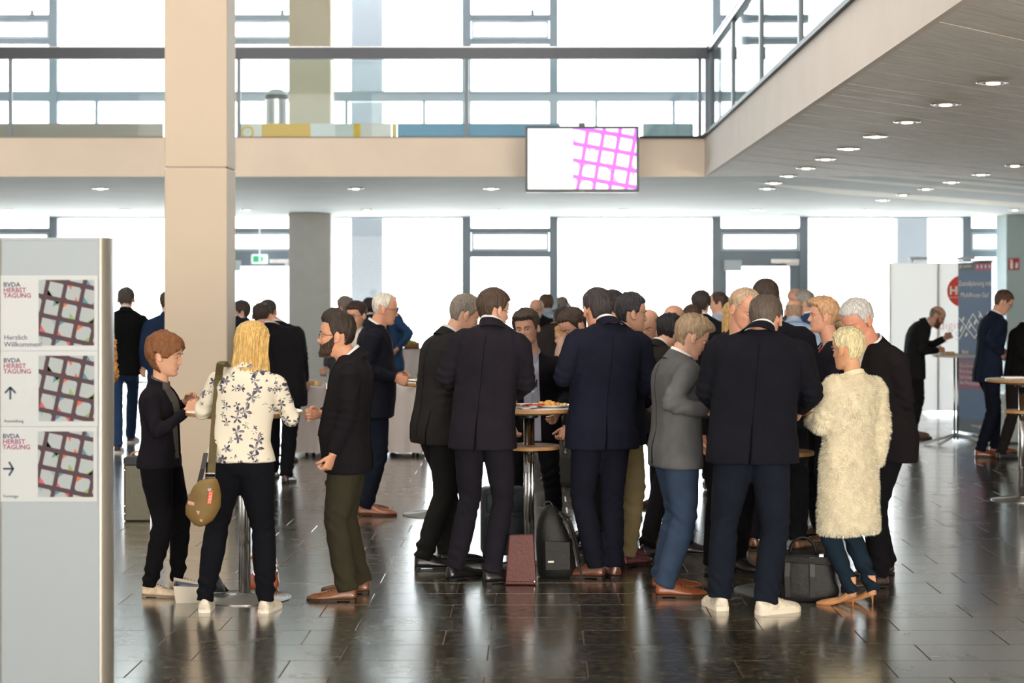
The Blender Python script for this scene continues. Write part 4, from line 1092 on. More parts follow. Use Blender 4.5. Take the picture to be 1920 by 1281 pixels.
    for hip, kn, ank in legs:
        v = co-np.array(kn-up*.03); dist = np.linalg.norm(v, axis=1); d_ += .0075*np.exp(-(dist/.12)**2)*np.sin(v[:, 2]*82+v[:, 0]*55*(1 if seed % 2 else -1)+4.5*vnoise(co, 15, seed+2))*(.55+.9*vnoise(co, 22, seed+12))
        v = co-np.array(ank+up*.05); d_ += .010*np.exp(-(v[:, 2]/.085)**2)*np.exp(-((v[:, 0]**2+v[:, 1]**2)/.02))*np.sin(v[:, 2]*70+v[:, 0]*45+v[:, 1]*30+4.5*vnoise(co, 14, seed+4))*(.6+.9*vnoise(co, 24, seed+14))
    co = co+nn*d_[:, None]; setco(tm_, co)
    tmat = trousers if isinstance(trousers, bpy.types.Material) else cloth(trousers)
    tm_.materials.clear(); tm_.materials.append(tmat); tm_.shade_smooth()
    to = bpy.data.objects.new('trousers', tm_); C.objects.link(to); to.parent = root
    # shoes
    up_, so_, lc_ = shoe_mesh(*shoe)
    for (fp, yaw) in fl_:
        o = bpy.data.objects.new('shoe', up_); C.objects.link(o); o.parent = root; o.location = (fp.x, fp.y, 0); o.rotation_euler = (0, 0, math.radians(yaw)); sc_ = k*(1.0 if not fem else .95)*(1.02 if shoe[0] != 'heel' else 1.05); o.scale = (sc_, sc_, sc_)
        q_ = bpy.data.objects.new('sole', so_); C.objects.link(q_); q_.parent = o
        if lc_ and lod == 1: q_ = bpy.data.objects.new('laces', lc_); C.objects.link(q_); q_.parent = o
    if bare:
        for hip, kn, ank in legs:
            b = MB(); b.tube([ank+up*.06, ank+up*.0, ank-up*.05], [.027, .027, .031], 12); b.build('ankle', skin_mat(skin), root, smooth=True)
    info = dict(root=root, nk=nk, hc=hc, HW=HW, arms=arms, spine=spine, zt=zt, B=B, rt=rt, fw=fw, up=up, k=k, bvh=B_, jo=jo, W=W, pel=pel, legs=legs, jm=jm, Rh=Rh)
    return info

def flower_mat():
    m = bpy.data.materials.new('cream_fabric_with_navy_flowers'); m.use_nodes = True; nt = m.node_tree; b = nt.nodes['Principled BSDF']; L = nt.links.new
    def M(op, a, c=None, v=None):
        n = nt.nodes.new('ShaderNodeMath'); n.operation = op
        for i, q in enumerate((a, c, v)):
            if q is None: continue
            if isinstance(q, (int, float)): n.inputs[i].default_value = q
            else: L(q, n.inputs[i])
        return n.outputs[0]
    tc = nt.nodes.new('ShaderNodeTexCoord'); mp = nt.nodes.new('ShaderNodeMapping'); mp.inputs['Scale'].default_value = (1, 0, 1); L(tc.outputs['Object'], mp.inputs[0])
    nz = nt.nodes.new('ShaderNodeTexNoise'); nz.inputs['Scale'].default_value = 45; L(mp.outputs[0], nz.inputs['Vector'])
    mask = None
    for sc_, rr, pet, off in ((9.5, .52, 5, 5.5), (12.5, .66, 5, 0.), (16, .42, 4, 3.1), (21, .32, 3, 7.7)):
        ad = nt.nodes.new('ShaderNodeVectorMath'); ad.operation = 'ADD'; ad.inputs[1].default_value = (off, 0, off*.7); L(mp.outputs[0], ad.inputs[0])
        v = nt.nodes.new('ShaderNodeTexVoronoi'); v.inputs['Scale'].default_value = sc_; v.inputs['Randomness'].default_value = .8; L(ad.outputs[0], v.inputs['Vector'])
        sb = nt.nodes.new('ShaderNodeVectorMath'); sb.operation = 'SUBTRACT'; L(ad.outputs[0], sb.inputs[0]); L(v.outputs['Position'], sb.inputs[1])
        sp = nt.nodes.new('ShaderNodeSeparateXYZ'); L(sb.outputs[0], sp.inputs[0])
        cs = nt.nodes.new('ShaderNodeSeparateColor'); L(v.outputs['Color'], cs.inputs[0])
        ang = M('ARCTAN2', sp.outputs[2], sp.outputs[0]); ph = M('MULTIPLY_ADD', cs.outputs[0], 6.28, ang)
        pt = M('ABSOLUTE', M('COSINE', M('MULTIPLY', ph, pet/2)))
        d = M('MULTIPLY', v.outputs['Distance'], 1.0)
        lim = M('MULTIPLY', M('MULTIPLY_ADD', pt, .75, .18), M('MULTIPLY_ADD', cs.outputs[1], .5*rr, rr*.5))
        nn_ = M('MULTIPLY_ADD', nz.outputs[0], .3, -.15); ins = M('LESS_THAN', M('ADD', d, nn_), lim)
        keep = M('GREATER_THAN', cs.outputs[2], .05 if pet == 5 else .25)
        # pale petals with dark outline for some
        q = M('MULTIPLY', ins, keep); mask = q if mask is None else M('MAXIMUM', mask, q)
    sh = nt.nodes.new('ShaderNodeValToRGB'); e = sh.color_ramp.elements; e[0].position = .38; e[0].color = (.035, .035, .07, 1); e[1].position = .66; e[1].color = (.36, .34, .38, 1); L(nz.outputs[0], sh.inputs[0])
    mx = nt.nodes.new('ShaderNodeMix'); mx.data_type = 'RGBA'; mx.inputs[6].default_value = (*hexc('e6dfcd'), 1); L(mask, mx.inputs[0]); L(sh.outputs[0], mx.inputs[7])
    L(mx.outputs[2], b.inputs['Base Color']); b.inputs['Roughness'].default_value = .85
    return m
M_flower = flower_mat()
LB, LK, LR = ('leather', '6e4227', '1c120c'), ('leather', '19161a', '0c0b0b'), ('leather', '8a4a28', '3a2214')
MALE = dict(V=(-.2, .062, .006))

# ---- the group round the left table
bobwoman = person(312, 1114, 1.55, -98, 'woman in profile with short brown bob, dark blazer and beige shoes', lean=.03, w=1.08, belly=.01, neck=(300, 716), head=(312, 666), hy=-95, hp=8, pelvis=300, fem=1,
    feet=[(338, 1107, -82), (287, 1119, -98)], handR=(352, 770, -.16), handL=(350, 752, .22), curl=.9, hem=.87, jacket='1d1a24', trousers='0e0e13', legw=1.12, shirt='5c5853', V=(-.34, .075, .045), vent=False,
    hscale=1.06, hs='bob', hair='7d4f2b', skin='dba88a', shoe=('leather', 'cbb79c', '8a7a66'))
blonde = person(447, 1147, 1.63, -2, 'woman seen from behind with long blonde hair and cream jacket printed with navy flowers', w=1.14, neck=(466, 683), head=(474, 643), hy=-10, hp=4, pelvis=450, fem=1,
    feet=[(385, 1146, 6), (500, 1147, -10)], handL=(408, 752, .30), handR=(530, 772, .28), poleL=(-.55, -.3, -1), poleR=(.55, -.3, -1), hem=.93, jk='blouse', jacket=M_flower, trousers='12141d', legw=1.16,
    hs='long', hair='d9b26c', shoe=('sneaker', 'ddd4c2', 'ece6d8'), vent=False)
beardman = person(660, 1120, 1.66, 92, 'bearded man with glasses and swept-up hair in dark blazer and olive trousers', w=1.2, belly=.05, neck=(656, 668), head=(630, 630), hy=91, hp=-3, pelvis=654,
    feet=[(645, 1127, 90), (670, 1112, 88)], handR=(599, 776, .12), poleR=(.3, -.6, -1), handL=(622, 862, -.24), poleL=(0, -1, 0), curl=(1.0, 1.35), hem=.80, jacket='1f1c22', trousers='454132', legw=1.1, shirt='e6e8ee', V=(-.42, .05, .075), smile=1, tw=0,
    hscale=1.05, hs='quiff', hair='332820', beard='3d2a1d', glasses=1, skin='d89f80', shoe=('leather', '7a4e30', '2a1a12'), stoop=.05)
# ---- the group round the middle table
person(812, 1066, 1.80, -60, 'grey-haired man in charcoal suit at the left of the middle table, head bowed right', lean=.12, w=1.12, neck=(846, 627), head=(872, 592), hy=-72, hp=22, pelvis=820, feet=[(842, 1056, -70), (800, 1066, -82)],
    handR=(890, 752, .02), poleR=(.4, -.8, -.9), hem=.81, jacket='302e2f', trousers='252424', vent=2, hs='neat', hair='857d74', shoe=LK, shirt='d8d4d0', **MALE)
person(900, 1090, 1.82, -14, 'man with glasses in dark plum-grey suit seen from behind, left of the middle table', w=1.03, neck=(923, 608), head=(927, 583), hy=-58, hp=8, pelvis=905, feet=[(858, 1087, -48), (928, 1094, -62)],
    handR=(968, 742, .28), poleR=(.6, -.4, -1), handL=(870, 745, .26), poleL=(-.6, -.4, -1), hem=.81, jacket='2a2630', trousers='25232d', hs='neat', hair='4c3c30', glasses=1, shoe=LK)
midman = person(1001, 1005, 1.74, 176, 'dark-haired man facing us behind the middle table, black jacket, pale blue shirt', lean=.1, w=1.04, neck=(996, 662), head=(986, 616), hy=166, hp=6, hr=6, pelvis=1000,
    handL=(1046, 775, -.25), handR=(960, 800, -.2), curl=.7, hem=.72, jacket='1b1a1f', trousers='14141a', shirt='b2b6cc', V=(-.75, .06, .062), hs='wavy', hair='4b3f38', shoe=LK, jaw=1.08)
person(1112, 1022, 1.76, 112, 'dark-haired man holding his hand to his nose, partly hidden by the navy suit', lean=.1, neck=(1096, 652), head=(1074, 613), hy=118, hp=30, pelvis=1118, handL=(1078, 660, -.28), poleL=(-.6, -.3, -1), curl=1.1,
    jacket='1a1c27', trousers='1b1c24', hs='short', hair='41332b', shoe=LK, **MALE)
navy = person(1128, 1083, 1.82, 12, 'man in navy suit seen from behind raising a fork in his left hand', w=1.12, neck=(1140, 608), head=(1119, 583), hy=26, hp=10, pelvis=1128, feet=[(1112, 1084, 68), (1150, 1082, 14)],
    handL=(1066, 706, .12), poleL=(-.5, -.5, -1), handR=(1180, 750, .26), poleR=(.6, -.4, -1), curl=(1.25, .6), hem=.80, jacket='1f2236', trousers='1b1d2d', hs='cropped', hair='3a3436', shoe=('leather', '63392a', '20140f'), skin='d79f84')
person(1172, 1060, 1.79, -72, 'man in profile facing right with short dark hair, beige trousers showing behind the navy suit', lean=.07, neck=(1164, 622), head=(1185, 589), hy=-78, hp=2, pelvis=1168, feet=[(1172, 1048, -60), (1180, 1062, -40)], jaw=1.08,
    jacket='1d2233', trousers='817455', hs='cropped', hair='34343a', shoe=('leather', '542028', '1a0c0c'), shirt='c2d0e2', handR=(1215, 760, .1), **MALE)
# ---- the group round the right table
person(1228, 1016, 1.75, -42, 'man with cropped black hair in dark grey jacket, back turned, behind the tweed blazer', lean=.1, neck=(1236, 650), head=(1256, 624), hy=-32, hp=22, pelvis=1226, feet=[(1290, 1040, -85), (1218, 1044, -50)],
    jacket='33302e', trousers='151418', hs='cropped', hair='211f26', shoe=LK, handR=(1300, 770, .1))
tweed = person(1262, 1117, 1.73, -74, 'man in grey tweed blazer and blue jeans looking down in profile, fair wavy hair', lean=.1, w=1.14, belly=.01, neck=(1278, 668), head=(1298, 634), hy=-80, hp=24, pelvis=1266, feet=[(1247, 1105, -86), (1254, 1119, -92)],
    handR=(1326, 770, -.2), handL=(1335, 772, .2), poleR=(.35, -1, -.6), curl=.9, hem=.79, jacket='5d5e60', trousers='34435a', legw=1.1, hs='wavy', hair='a08a70', shoe=LR, shirt='f0eeec', **MALE)
person(1350, 1078, 1.84, -160, 'fair-haired man in black suit and white shirt bowing his head, behind the large dark coat', lean=.12, neck=(1388, 640), head=(1398, 580), hy=-146, hp=26, pelvis=1365, feet=[(1385, 1070, -150), (1338, 1082, -160)],
    jacket='191a21', trousers='131318', hs='receding', hair='bfa58a', skin='d9a086', shoe=LK, handL=(1430, 770, -.25), w=1.12, **MALE)
person(1455, 1030, 1.90, -18, 'tall dark-haired man whose head rises above the bowed fair head', lean=.05, neck=(1450, 606), head=(1436, 562), hy=-10, hp=5, pelvis=1458, jacket='1c1d27', trousers='16171e', hs='neat', hair='3c3028', shoe=LB, w=1.15)
bigman = person(1405, 1147, 1.78, -7, 'large man seen from behind in navy-black jacket, jeans and white trainers', w=1.27, belly=.02, neck=(1424, 622), head=(1437, 600), hy=-28, hp=18, pelvis=1410, feet=[(1348, 1142, 12), (1441, 1151, -58)],
    handR=(1500, 768, .28), poleR=(.7, -.4, -1), handL=(1352, 775, .28), poleL=(-.7, -.4, -1), hem=.845, jacket='191a25', trousers='1b2231', legw=1.08, hs='neat', hair='5b4f47', shoe=('sneaker', 'ded5c4', 'e6ddcb'))
badge = person(1545, 1012, 1.76, 100, 'blond man speaking in profile facing left, wearing a lanyard with name badge', w=1.1, neck=(1560, 640), head=(1542, 593), hy=88, hp=-3, pelvis=1550, jacket='22222e', trousers='181820', hs='wavy', hair='cfa57e',
    skin='dda58c', shoe=('leather', '4a2f24', '1a100c'), tie='16161c', shirt='c3c6d4', handL=(1498, 765, -.18), **MALE)
person(1648, 1096, 1.80, 116, 'white-haired man in dark suit bowing his head, behind the woman in the fluffy coat', lean=.08, w=1.26, belly=.03, neck=(1632, 645), head=(1606, 603), hy=126, hp=24, pelvis=1655, feet=[(1642, 1102, 110), (1655, 1078, 120)],
    handL=(1618, 782, -.16), poleL=(-.6, -1, -.6), hem=.76, jacket='211d20', trousers='141419', hs='neat', hair='c6c4c2', skin='d8967c', shoe=('leather', '3a2c26', '140f0c'), shirt='f0efee', **MALE)
furwoman = person(1592, 1131, 1.56, 34, 'woman with cropped platinum hair in long fluffy cream coat and tan high heels', w=1.16, belly=.0, neck=(1600, 698), head=(1588, 656), hy=48, hp=4, pelvis=1590, fem=1, feet=[(1583, 1135, 78), (1621, 1131, 62)],
    handL=(1524, 786, .18), poleL=(-.5, -.5, -1), handR=(1640, 880, .1), curl=.8, jk='fur', jacket='e4d6b8', hem=.47, trousers='1e3040', legw=1.0, hs='cropped', hair='e4d3a8', skin='d8a27f', shoe=('heel', 'b98557', 'a8744a'), vent=False, stoop=.05)
# ---- people further back
person(690, 966, 1.79, -88, 'elderly white-haired man with glasses in navy blazer, standing behind the bearded man', lean=.03, w=1.2, belly=.03, neck=(706, 610), head=(723, 580), hy=-86, hp=8, pelvis=704, feet=[(676, 958, -88), (690, 967, -92)],
    handR=(742, 710, -.2), handL=(748, 705, .2), curl=1.0, hem=.79, jacket='1d1f2d', trousers='1c2436', hs='receding', hair='e3dace', skin='d79c80', glasses=1, shoe=('leather', '96593a', '3a2216'), tie='7a2030', lod=1, **MALE)
person(1214, 985, 1.74, 168, 'bald man in white shirt and dark jacket looking down, between the two middle groups', lod=2, neck=(1214, 650), head=(1214, 611), hy=160, hp=24, jacket='262630', hs='fringe', hair='6a5a50', V=(-.3, .075, .02))
person(1150, 977, 1.80, 0, 'dark-haired man from behind, just his head showing left of the dark-haired profile', lod=2, neck=(1150, 615), head=(1149, 577), jacket='22242c', hair='2f2b30')
person(228, 848, 1.80, 0, 'man in black jacket and jeans walking away beside the sign pillar', lod=2, w=1.12, neck=(237, 582), head=(237, 563), pelvis=228, feet=[(221, 849, 4), (246, 830, -6)], hem=.86, jacket='0f1116', trousers='2b4468', hs='cropped', hair='4c4844', shoe=('sneaker', '3a2c2a', 'd8d4d0'),
    handR=(268, 690, .1))
person(170, 1085, 1.60, 90, 'person with curly ginger-blond hair half hidden behind the sign pillar', lod=2, fem=1, neck=(172, 690), head=(186, 652), hy=20, jk='coat', hem=.6, jacket='17161c', trousers='15151a', hs='curls', hair='c28c50')
person(314, 850, 1.78, 10, 'person in blue jacket mostly hidden behind the pillar', lod=3, jacket='20304e', hair='4a3a30', w=1.1)
person(454, 850, 1.74, 80, 'dark-haired man in profile just right of the pillar', lod=3, head=(452, 586), jacket='1f2c48', hair='3c322e')
person(524, 868, 1.80, -6, 'man in light blue jeans and black jacket behind the blonde woman', lod=2, w=1.1, neck=(524, 606), head=(503, 585), pelvis=522, fgap=.08, jacket='1b1c22', trousers='43628a', hair='3a302a', hs='receding')
person(528, 904, 1.74, -8, 'broad man in black suit seen from behind, head bowed, behind the blonde woman', lod=2, w=1.28, lean=.12, neck=(512, 612), head=(492, 593), pelvis=526, feet=[(512, 897, 0), (538, 906, -10)], hem=.74, jacket='1d1d22', trousers='15161c', hair='403630', hs='receding', shoe=('leather', '4a3c36', '1a1412'))
person(668, 905, 1.70, 150, 'dark-haired woman with glasses facing us above the bearded man', lod=2, fem=1, head=(667, 592), hy=150, jk='sweater', jacket='d6d0c8', hs='neat', hair='3a2620', glasses='far', skin='d8a48a')
person(648, 838, 1.74, 40, 'grey-haired head just behind the swept-up hair of the bearded man', lod=3, head=(646, 577), jacket='4a4a50', hair='7a706a')
person(692, 830, 1.72, 20, 'dark-haired person almost hidden behind the white-haired man', lod=3, head=(692, 580), jacket='2c3446', hair='2a2422')
person(738, 814, 1.76, 95, 'person in blue jacket behind the elderly white-haired man', lod=3, head=(726, 582), jacket='2e4a70', trousers='22304a', hair='4a3c34', handL=(745, 655, -.25))
person(1006, 822, 1.74, 172, 'bald bearded man with glasses in black sweater, far behind the middle table', lod=2, w=1.1, head=(1005, 580), hy=168, hp=10, jk='sweater', jacket='16181c', trousers='1c1e24', hs='fringe', hair='a89a90', beard='b8b0a8', glasses='far', handL=(1030, 625, -.3), handR=(985, 625, -.3))
person(1023, 812, 1.78, 30, 'brown-haired person in pale blue shirt behind the bald man in black', lod=3, head=(1023, 572), jk='shirt', jacket='a9bcd6', hair='5a4638')
person(1066, 900, 1.62, 60, 'blonde woman in pale pink top behind the middle table', lod=2, fem=1, head=(1058, 632), hy=80, jk='sweater', jacket='d3aea4', trousers='5a5048', hs='long', hair='c79a62')
person(1040, 845, 1.66, 10, 'person in long grey coat behind the blonde woman in pink', lod=3, head=(1050, 600), jk='coat', hem=.5, jacket='3e3a3a', trousers='262628', hair='3a322e')
person(1056, 779, 1.80, 0, 'grey-haired head seen against the window above the hand-to-nose man', lod=3, head=(1054, 574), jacket='3a3c44', hair='8c857e')
person(1262, 950, 1.72, 150, 'bald-headed man above the cropped black hair', lod=2, head=(1262, 600), hs='fringe', hair='b0a090', jacket='30323a')
person(1296, 912, 1.72, 10, 'brown-haired head just behind the tweed blazer man', lod=2, head=(1297, 597), jacket='2c2c34', hair='4c3a32', hs='receding')
person(1320, 900, 1.80, -20, 'dark short-haired head in front of the door window frame', lod=3, head=(1315, 573), jacket='23252e', hair='38302e', hs='cropped')
person(1350, 860, 1.80, 70, 'balding man in pale blue shirt left of the glass door', lod=3, head=(1346, 570), jk='shirt', jacket='b9c6dc', hs='receding', hair='4a3a32')
person(1360, 850, 1.74, -60, 'white-haired head next to the balding man in pale blue', lod=3, head=(1359, 578), jacket='555a68', hair='d8d0c8')
person(1374, 930, 1.70, 10, 'woman with straight blonde hair left of the bowed fair head', lod=2, fem=1, head=(1374, 592), jacket='3a3238', hs='long', hair='caa469')
person(1490, 830, 1.80, 120, 'bald pink-headed man farthest right in the door opening', lod=3, head=(1490, 561), hs='fringe', hair='d8ccc4', jacket='4a5262')
person(1512, 870, 1.80, 60, 'grey-haired man in blue jacket behind the speaking blond man', lod=3, head=(1507, 568), jacket='2c4a78', hair='9a9691', shirt='f0f0f0')
person(1488, 890, 1.74, 0, 'balding man in pale blue shirt right of the tall dark-haired man', lod=2, head=(1488, 585), jk='shirt', jacket='a8c0de', hs='fringe', hair='a8907c', w=1.1)
person(1572, 860, 1.68, 30, 'blond head showing between the speaking man and the white-haired man', lod=3, fem=1, head=(1570, 598), jacket='5a5a60', hs='long', hair='cfae7e')
person(1712, 823, 1.76, -90, 'bald bearded man in dark suit bending right over a high table by the white stand', lod=2, lean=.42, w=1.05, neck=(1738, 607), head=(1757, 594), hy=-92, hp=32, pelvis=1713, feet=[(1708, 818, -88), (1712, 824, -92)], handR=(1760, 657, -.16), handL=(1772, 634, .15), curl=.9,
    jacket='2a2a2d', trousers='232326', hs='fringe', hair='8c7c6c', beard='6a4c34', glasses='far', hem=.74, shoe=('leather', '6a4632', '20150e'), stoop=.08, **MALE)
person(1852, 857, 1.82, -78, 'man with glasses in dark blue suit looking down, in front of the tall banner', lod=1, lean=.1, neck=(1868, 590), head=(1881, 568), hy=-86, hp=28, pelvis=1852, feet=[(1868, 850, -85), (1842, 858, -92)], handR=(1880, 664, -.17), handL=(1886, 660, .1),
    jacket='1f2c44', trousers='131b2c', hs='short', hair='5a4032', glasses=1, shoe=('leather', '7a4226', '281810'), shirt='f0f2f4', **MALE)
person(1912, 862, 1.72, -60, 'person in black jacket and dark tapered trousers cut off by the right edge', lod=2, lean=.06, neck=(1925, 612), head=(1942, 580), feet=[(1880, 862, -60), (1946, 850, -60)], handL=(1935, 690, -.3), jacket='151417', trousers='2a2527', hem=.84, shoe=('leather', '2a2c34', '14141a'), hair='3a2c26')

# ---- details of single figures
def tufts(inf, n, ln, m, name='fur', seed=1):
    me = inf['jm']; r = random.Random(seed); nf = len(me.polygons); b = MB()
    ar = np.empty(nf, np.float32); me.polygons.foreach_get('area', ar); cs_ = np.cumsum(ar); tot = cs_[-1]
    for i in range(n):
        f = me.polygons[int(np.searchsorted(cs_, r.random()*tot))]; vs = [me.vertices[j].co for j in f.vertices]
        c = vs[0].lerp(vs[1], r.random()).lerp(vs[2 % len(vs)], r.random()*.8); nn_ = f.normal
        d = (nn_*.75+Vector((r.uniform(-.5, .5), r.uniform(-.5, .5), -.55+r.uniform(-.4, .4)))).normalized(); s_ = nn_.cross(d).normalized() if nn_.cross(d).length > .01 else Vector((1, 0, 0))
        w_ = .0014; l_ = ln*r.uniform(.5, 1.1); m1 = c+d*l_*.55; t = m1+(d+Vector((0, 0, -.9))+s_*r.uniform(-1, 1)).normalized()*l_*.5
        b.add([c-s_*w_-nn_*.004, c+s_*w_-nn_*.004, m1+s_*w_*.8, m1-s_*w_*.8, t], [(0, 1, 2, 3), (3, 2, 4)])
    o = b.build(name, m, inf['root']); o['kind'] = 'stuff'
tufts(furwoman, 42000, .020, mat('fur_fibre', 'f3e9d2', .8, var=.25, vscale=25, sheen=.3))

# pocket square, belt buckle, badge, raised fork
def on_chest(inf, x, z, off=.006):
    p, r, f, d = inf['spine'](inf['zt'](z)); h = inf['bvh']().ray_cast(p+r*x+f*.5, -f, 1.0)
    return ((h[0]+f*off) if h[0] else p+r*x+f*.14), r, f, d
c, r, f, d = on_chest(beardman, -.105, 1.30, .004)
b = MB(); b.poly([c-r*.022, c+r*.022, c+r*.012+d*.022, c-r*.004+d*.034, c-r*.014+d*.02], f*.006); b.build('pocket_square', cloth('e8c8c4', .8), beardman['root'])
c, r, f, d = on_chest(badge, -.03, 1.16, .012)
b = MB(); b.poly([c-r*.045-d*.03, c+r*.045-d*.03, c+r*.045+d*.032, c-r*.045+d*.032], f*.003); cd = b.build('name_badge', mat('badge_card', 'dde4ec', .4), badge['root'])
b = MB(); b.poly([c+f*.004-r*.045+d*.012, c+f*.004+r*.045+d*.012, c+f*.004+r*.045+d*.032, c+f*.004-r*.045+d*.032], f*.001); b.build('badge_stripe', mat('badge_blue', '3a5a90', .4), cd)
for sd in (-1, 1):
    pts = []
    for t in np.linspace(0, 1, 10):
        q = on_chest(badge, sd*(.06*t)-.03*(1-t), 1.19+.28*t, .008)[0]; pts.append(q)
    b = MB(); b.tube(pts, (.006), 6); b.build('lanyard', cloth('b8383a', .6), badge['root'])

# ================================================================== tables
M_wood = mat('beech_edge', 'b98c5c', .45, bump=.15, bscale=25, var=.2, vscale=12, stretch=(1, 1, 8))
M_lam = mat('white_laminate', 'e6e0d8', .3, bump=.02, var=.02)
M_ribs = mat('ribbed_steel_base', '8e8c88', .3, metal=.85, bump=.1)
M_cloth = mat('white_table_linen', 'ded6d4', .85, bump=.1, bscale=120, var=.03)
M_plate = mat('white_porcelain', 'ece8e2', .18, coat=.4)
def high_table(px, py, zt_, rt_, label, shelf=None, group='round standing tables', tubes=3, rb_=.27, x=None):
    Y = YG(py); X0 = X(px, Y) if x is None else x
    r = empty('standing_table', (X0, Y, 0), label=label, cat='table', group=None)
    b = MB(); b.lathe([(.02, zt_), (rt_-.012, zt_), (rt_-.003, zt_-.004)], n=56); b.build('tabletop', M_lam, r, smooth=40)
    b = MB(); b.lathe([(rt_-.006, zt_-.003), (rt_, zt_-.008), (rt_-.003, zt_-.026), (rt_*.72, zt_-.04), (rt_*.35, zt_-.052), (.07, zt_-.055), (.02, zt_-.055)], n=56, cap=True); b.build('table_edge', M_wood, r, smooth=40)
    for i in range(tubes):
        a = 2*PI*i/tubes+.5; b = MB(); q = .024 if tubes > 1 else 0; b.tube([(q*math.cos(a), q*math.sin(a), .03), (q*math.cos(a), q*math.sin(a), zt_-.052)], .0145 if tubes > 1 else .03, 16); b.build('pole', M_chrome, r, smooth=True)
    b = MB(); b.lathe([(.05, zt_-.075), (.06, zt_-.07), (.06, zt_-.055), (.01, zt_-.055)], n=24); b.build('collar', M_black, r, smooth=40)
    if shelf:
        zs, rs_ = shelf
        b = MB(); b.lathe([(.045, zs), (rs_-.004, zs), (rs_, zs-.006), (rs_-.003, zs-.024), (.045, zs-.028), (.045, zs)], n=48, cap=False); b.build('shelf', M_wood, r, smooth=40)
        b = MB(); b.lathe([(.045, zs-.045), (.055, zs-.04), (.055, zs-.028), (.045, zs-.028)], n=24); b.build('shelf_collar', M_black, r, smooth=40)
    b = MB(); pr = [(rb_, 0), (rb_, .006)]
    n = 16
    for i in range(n): q = rb_-.01-(rb_-.05)*i/n; h = .008+.022*((i+1)/n)**1.5; pr += [(q, h), (q-.004, h+.0018), (q-.008, h)]
    pr += [(.045, .034), (.01, .036)]
    b.lathe(pr, n=56); b.build('base', M_ribs, r, smooth=30)
    return r, X0, Y
T1 = high_table(458, 1122, 1.10, .34, 'round standing table with steel base between the two women and the bearded man', tubes=3, rb_=.275)
T2 = high_table(992, 1066, 1.05, .36, 'round standing table with lower shelf in the middle group, laden with plates', shelf=(.80, .2), rb_=.29)
T3 = high_table(1464, 1108, 1.10, .34, 'round standing table hidden by the large man of the right group', shelf=(.84, .2), rb_=.28)
T4 = high_table(1916, 938, 1.045, .31, 'round standing table with lower shelf at the right edge of the picture', shelf=(.775, .155), rb_=.26, tubes=1)
T6 = high_table(818, 965, 1.07, .30, 'round standing table beside the elderly white-haired man', rb_=.27, tubes=1)
# far high table with splayed feet
Y5 = 21.95; r5 = empty('standing_table', (X(1792, Y5), Y5, 0), label='standing table on splayed bar feet in front of the bending bald man', cat='table')
b = MB(); b.lathe([(.02, 1.045), (.27, 1.045), (.275, 1.04), (.27, 1.02), (.02, 1.015)], n=40); b.build('tabletop', M_lam, r5, smooth=40)
for dx in (-.016, .022): b = MB(); b.tube([(dx, 0, .05), (dx, 0, 1.015)], .012, 10); b.build('pole', M_steel, r5, smooth=True)
for a in (200, 232, 20, 330):
    a = math.radians(a); b = MB(); b.tube([(0, 0, .11), (.42*math.cos(a), .42*math.sin(a), .018)], .016, 8); b.build('foot', M_framew, r5, smooth=True)

def food_blob(parent, cx, cy, cz, r, m, seed, n=5, name='food'):
    rr = random.Random(seed)
    for i in range(n):
        a, q = rr.uniform(0, 6.28), r*math.sqrt(rr.random())*.8; s_ = r*rr.uniform(.22, .42)
        vs, fs = ellipsoid((0, 0, 0), (s_*rr.uniform(.8, 1.3), s_*rr.uniform(.8, 1.2), s_*rr.uniform(.6, .9)), None, 6)
        vs = [v*(1+.12*noise.noise(v*60+Vector((seed, i, 0)))) for v in vs]
        b = MB(); b.add([v+Vector((cx+q*math.cos(a), cy+q*math.sin(a), cz+s_*.55)) for v in vs], fs); b.build(name, m, parent, smooth=True)
M_pot = mat('roast_potato', 'd9a24c', .5, bump=.4, bscale=90, var=.35, vscale=40); M_sal = mat('pale_salad', 'e8cf96', .5, bump=.3, bscale=80, var=.25, vscale=40); M_grn = mat('green_salad', '7f9a3c', .5, bump=.3, bscale=80, var=.3, vscale=40)
def plate(x, y, z, label, foods, r=.125, cat='plate'):
    p = empty('plate', (x, y, z), label=label, cat=cat, group=None)
    b = MB(); b.lathe([(.01, .002), (r*.55, .0), (r*.6, .002), (r, .014), (r, .017), (r*.62, .007), (.01, .006)], n=40); b.build('dish', M_plate, p, smooth=50)
    for (dx, dy, rr_, m, s_, n) in foods: food_blob(p, dx, dy, .006, rr_, m, s_, n)
    return p
x2, y2 = T2[1], T2[2]
plate(x2+.15, y2-.10, 1.05, 'white plate heaped with golden fried food at the right of the middle table', [(-.02, 0, .075, M_pot, 3, 8), (.05, .02, .05, M_sal, 4, 5), (-.07, .0, .04, M_sal, 9, 4)])
plate(x2-.09, y2-.13, 1.05, 'white plate of pale salad at the left of the middle table', [(-.04, 0, .06, M_sal, 5, 7), (.03, .03, .04, M_pot, 6, 3)], r=.11)
b = MB()
for i in range(9):
    for j in range(7): b.v.append(((i/8-.5)*.16, (j/6-.5)*.12, .012+.010*math.sin(i*1.1)*math.cos(j*.9)+.004*math.sin(i*j)))
b.f = [(i*7+j, (i+1)*7+j, (i+1)*7+j+1, i*7+j+1) for i in range(8) for j in range(6)]; b.mi = [0]*len(b.f)
n_ = b.build('napkin', cloth('b43a3a', .8), smooth=True); n_.modifiers.new('s', 'SOLIDIFY').thickness = .004; n_.location = (x2+.005, y2-.2, 1.057); n_.rotation_euler = (0, 0, .4); tag(n_, 'crumpled red napkin between the two plates of the middle table', 'napkin')
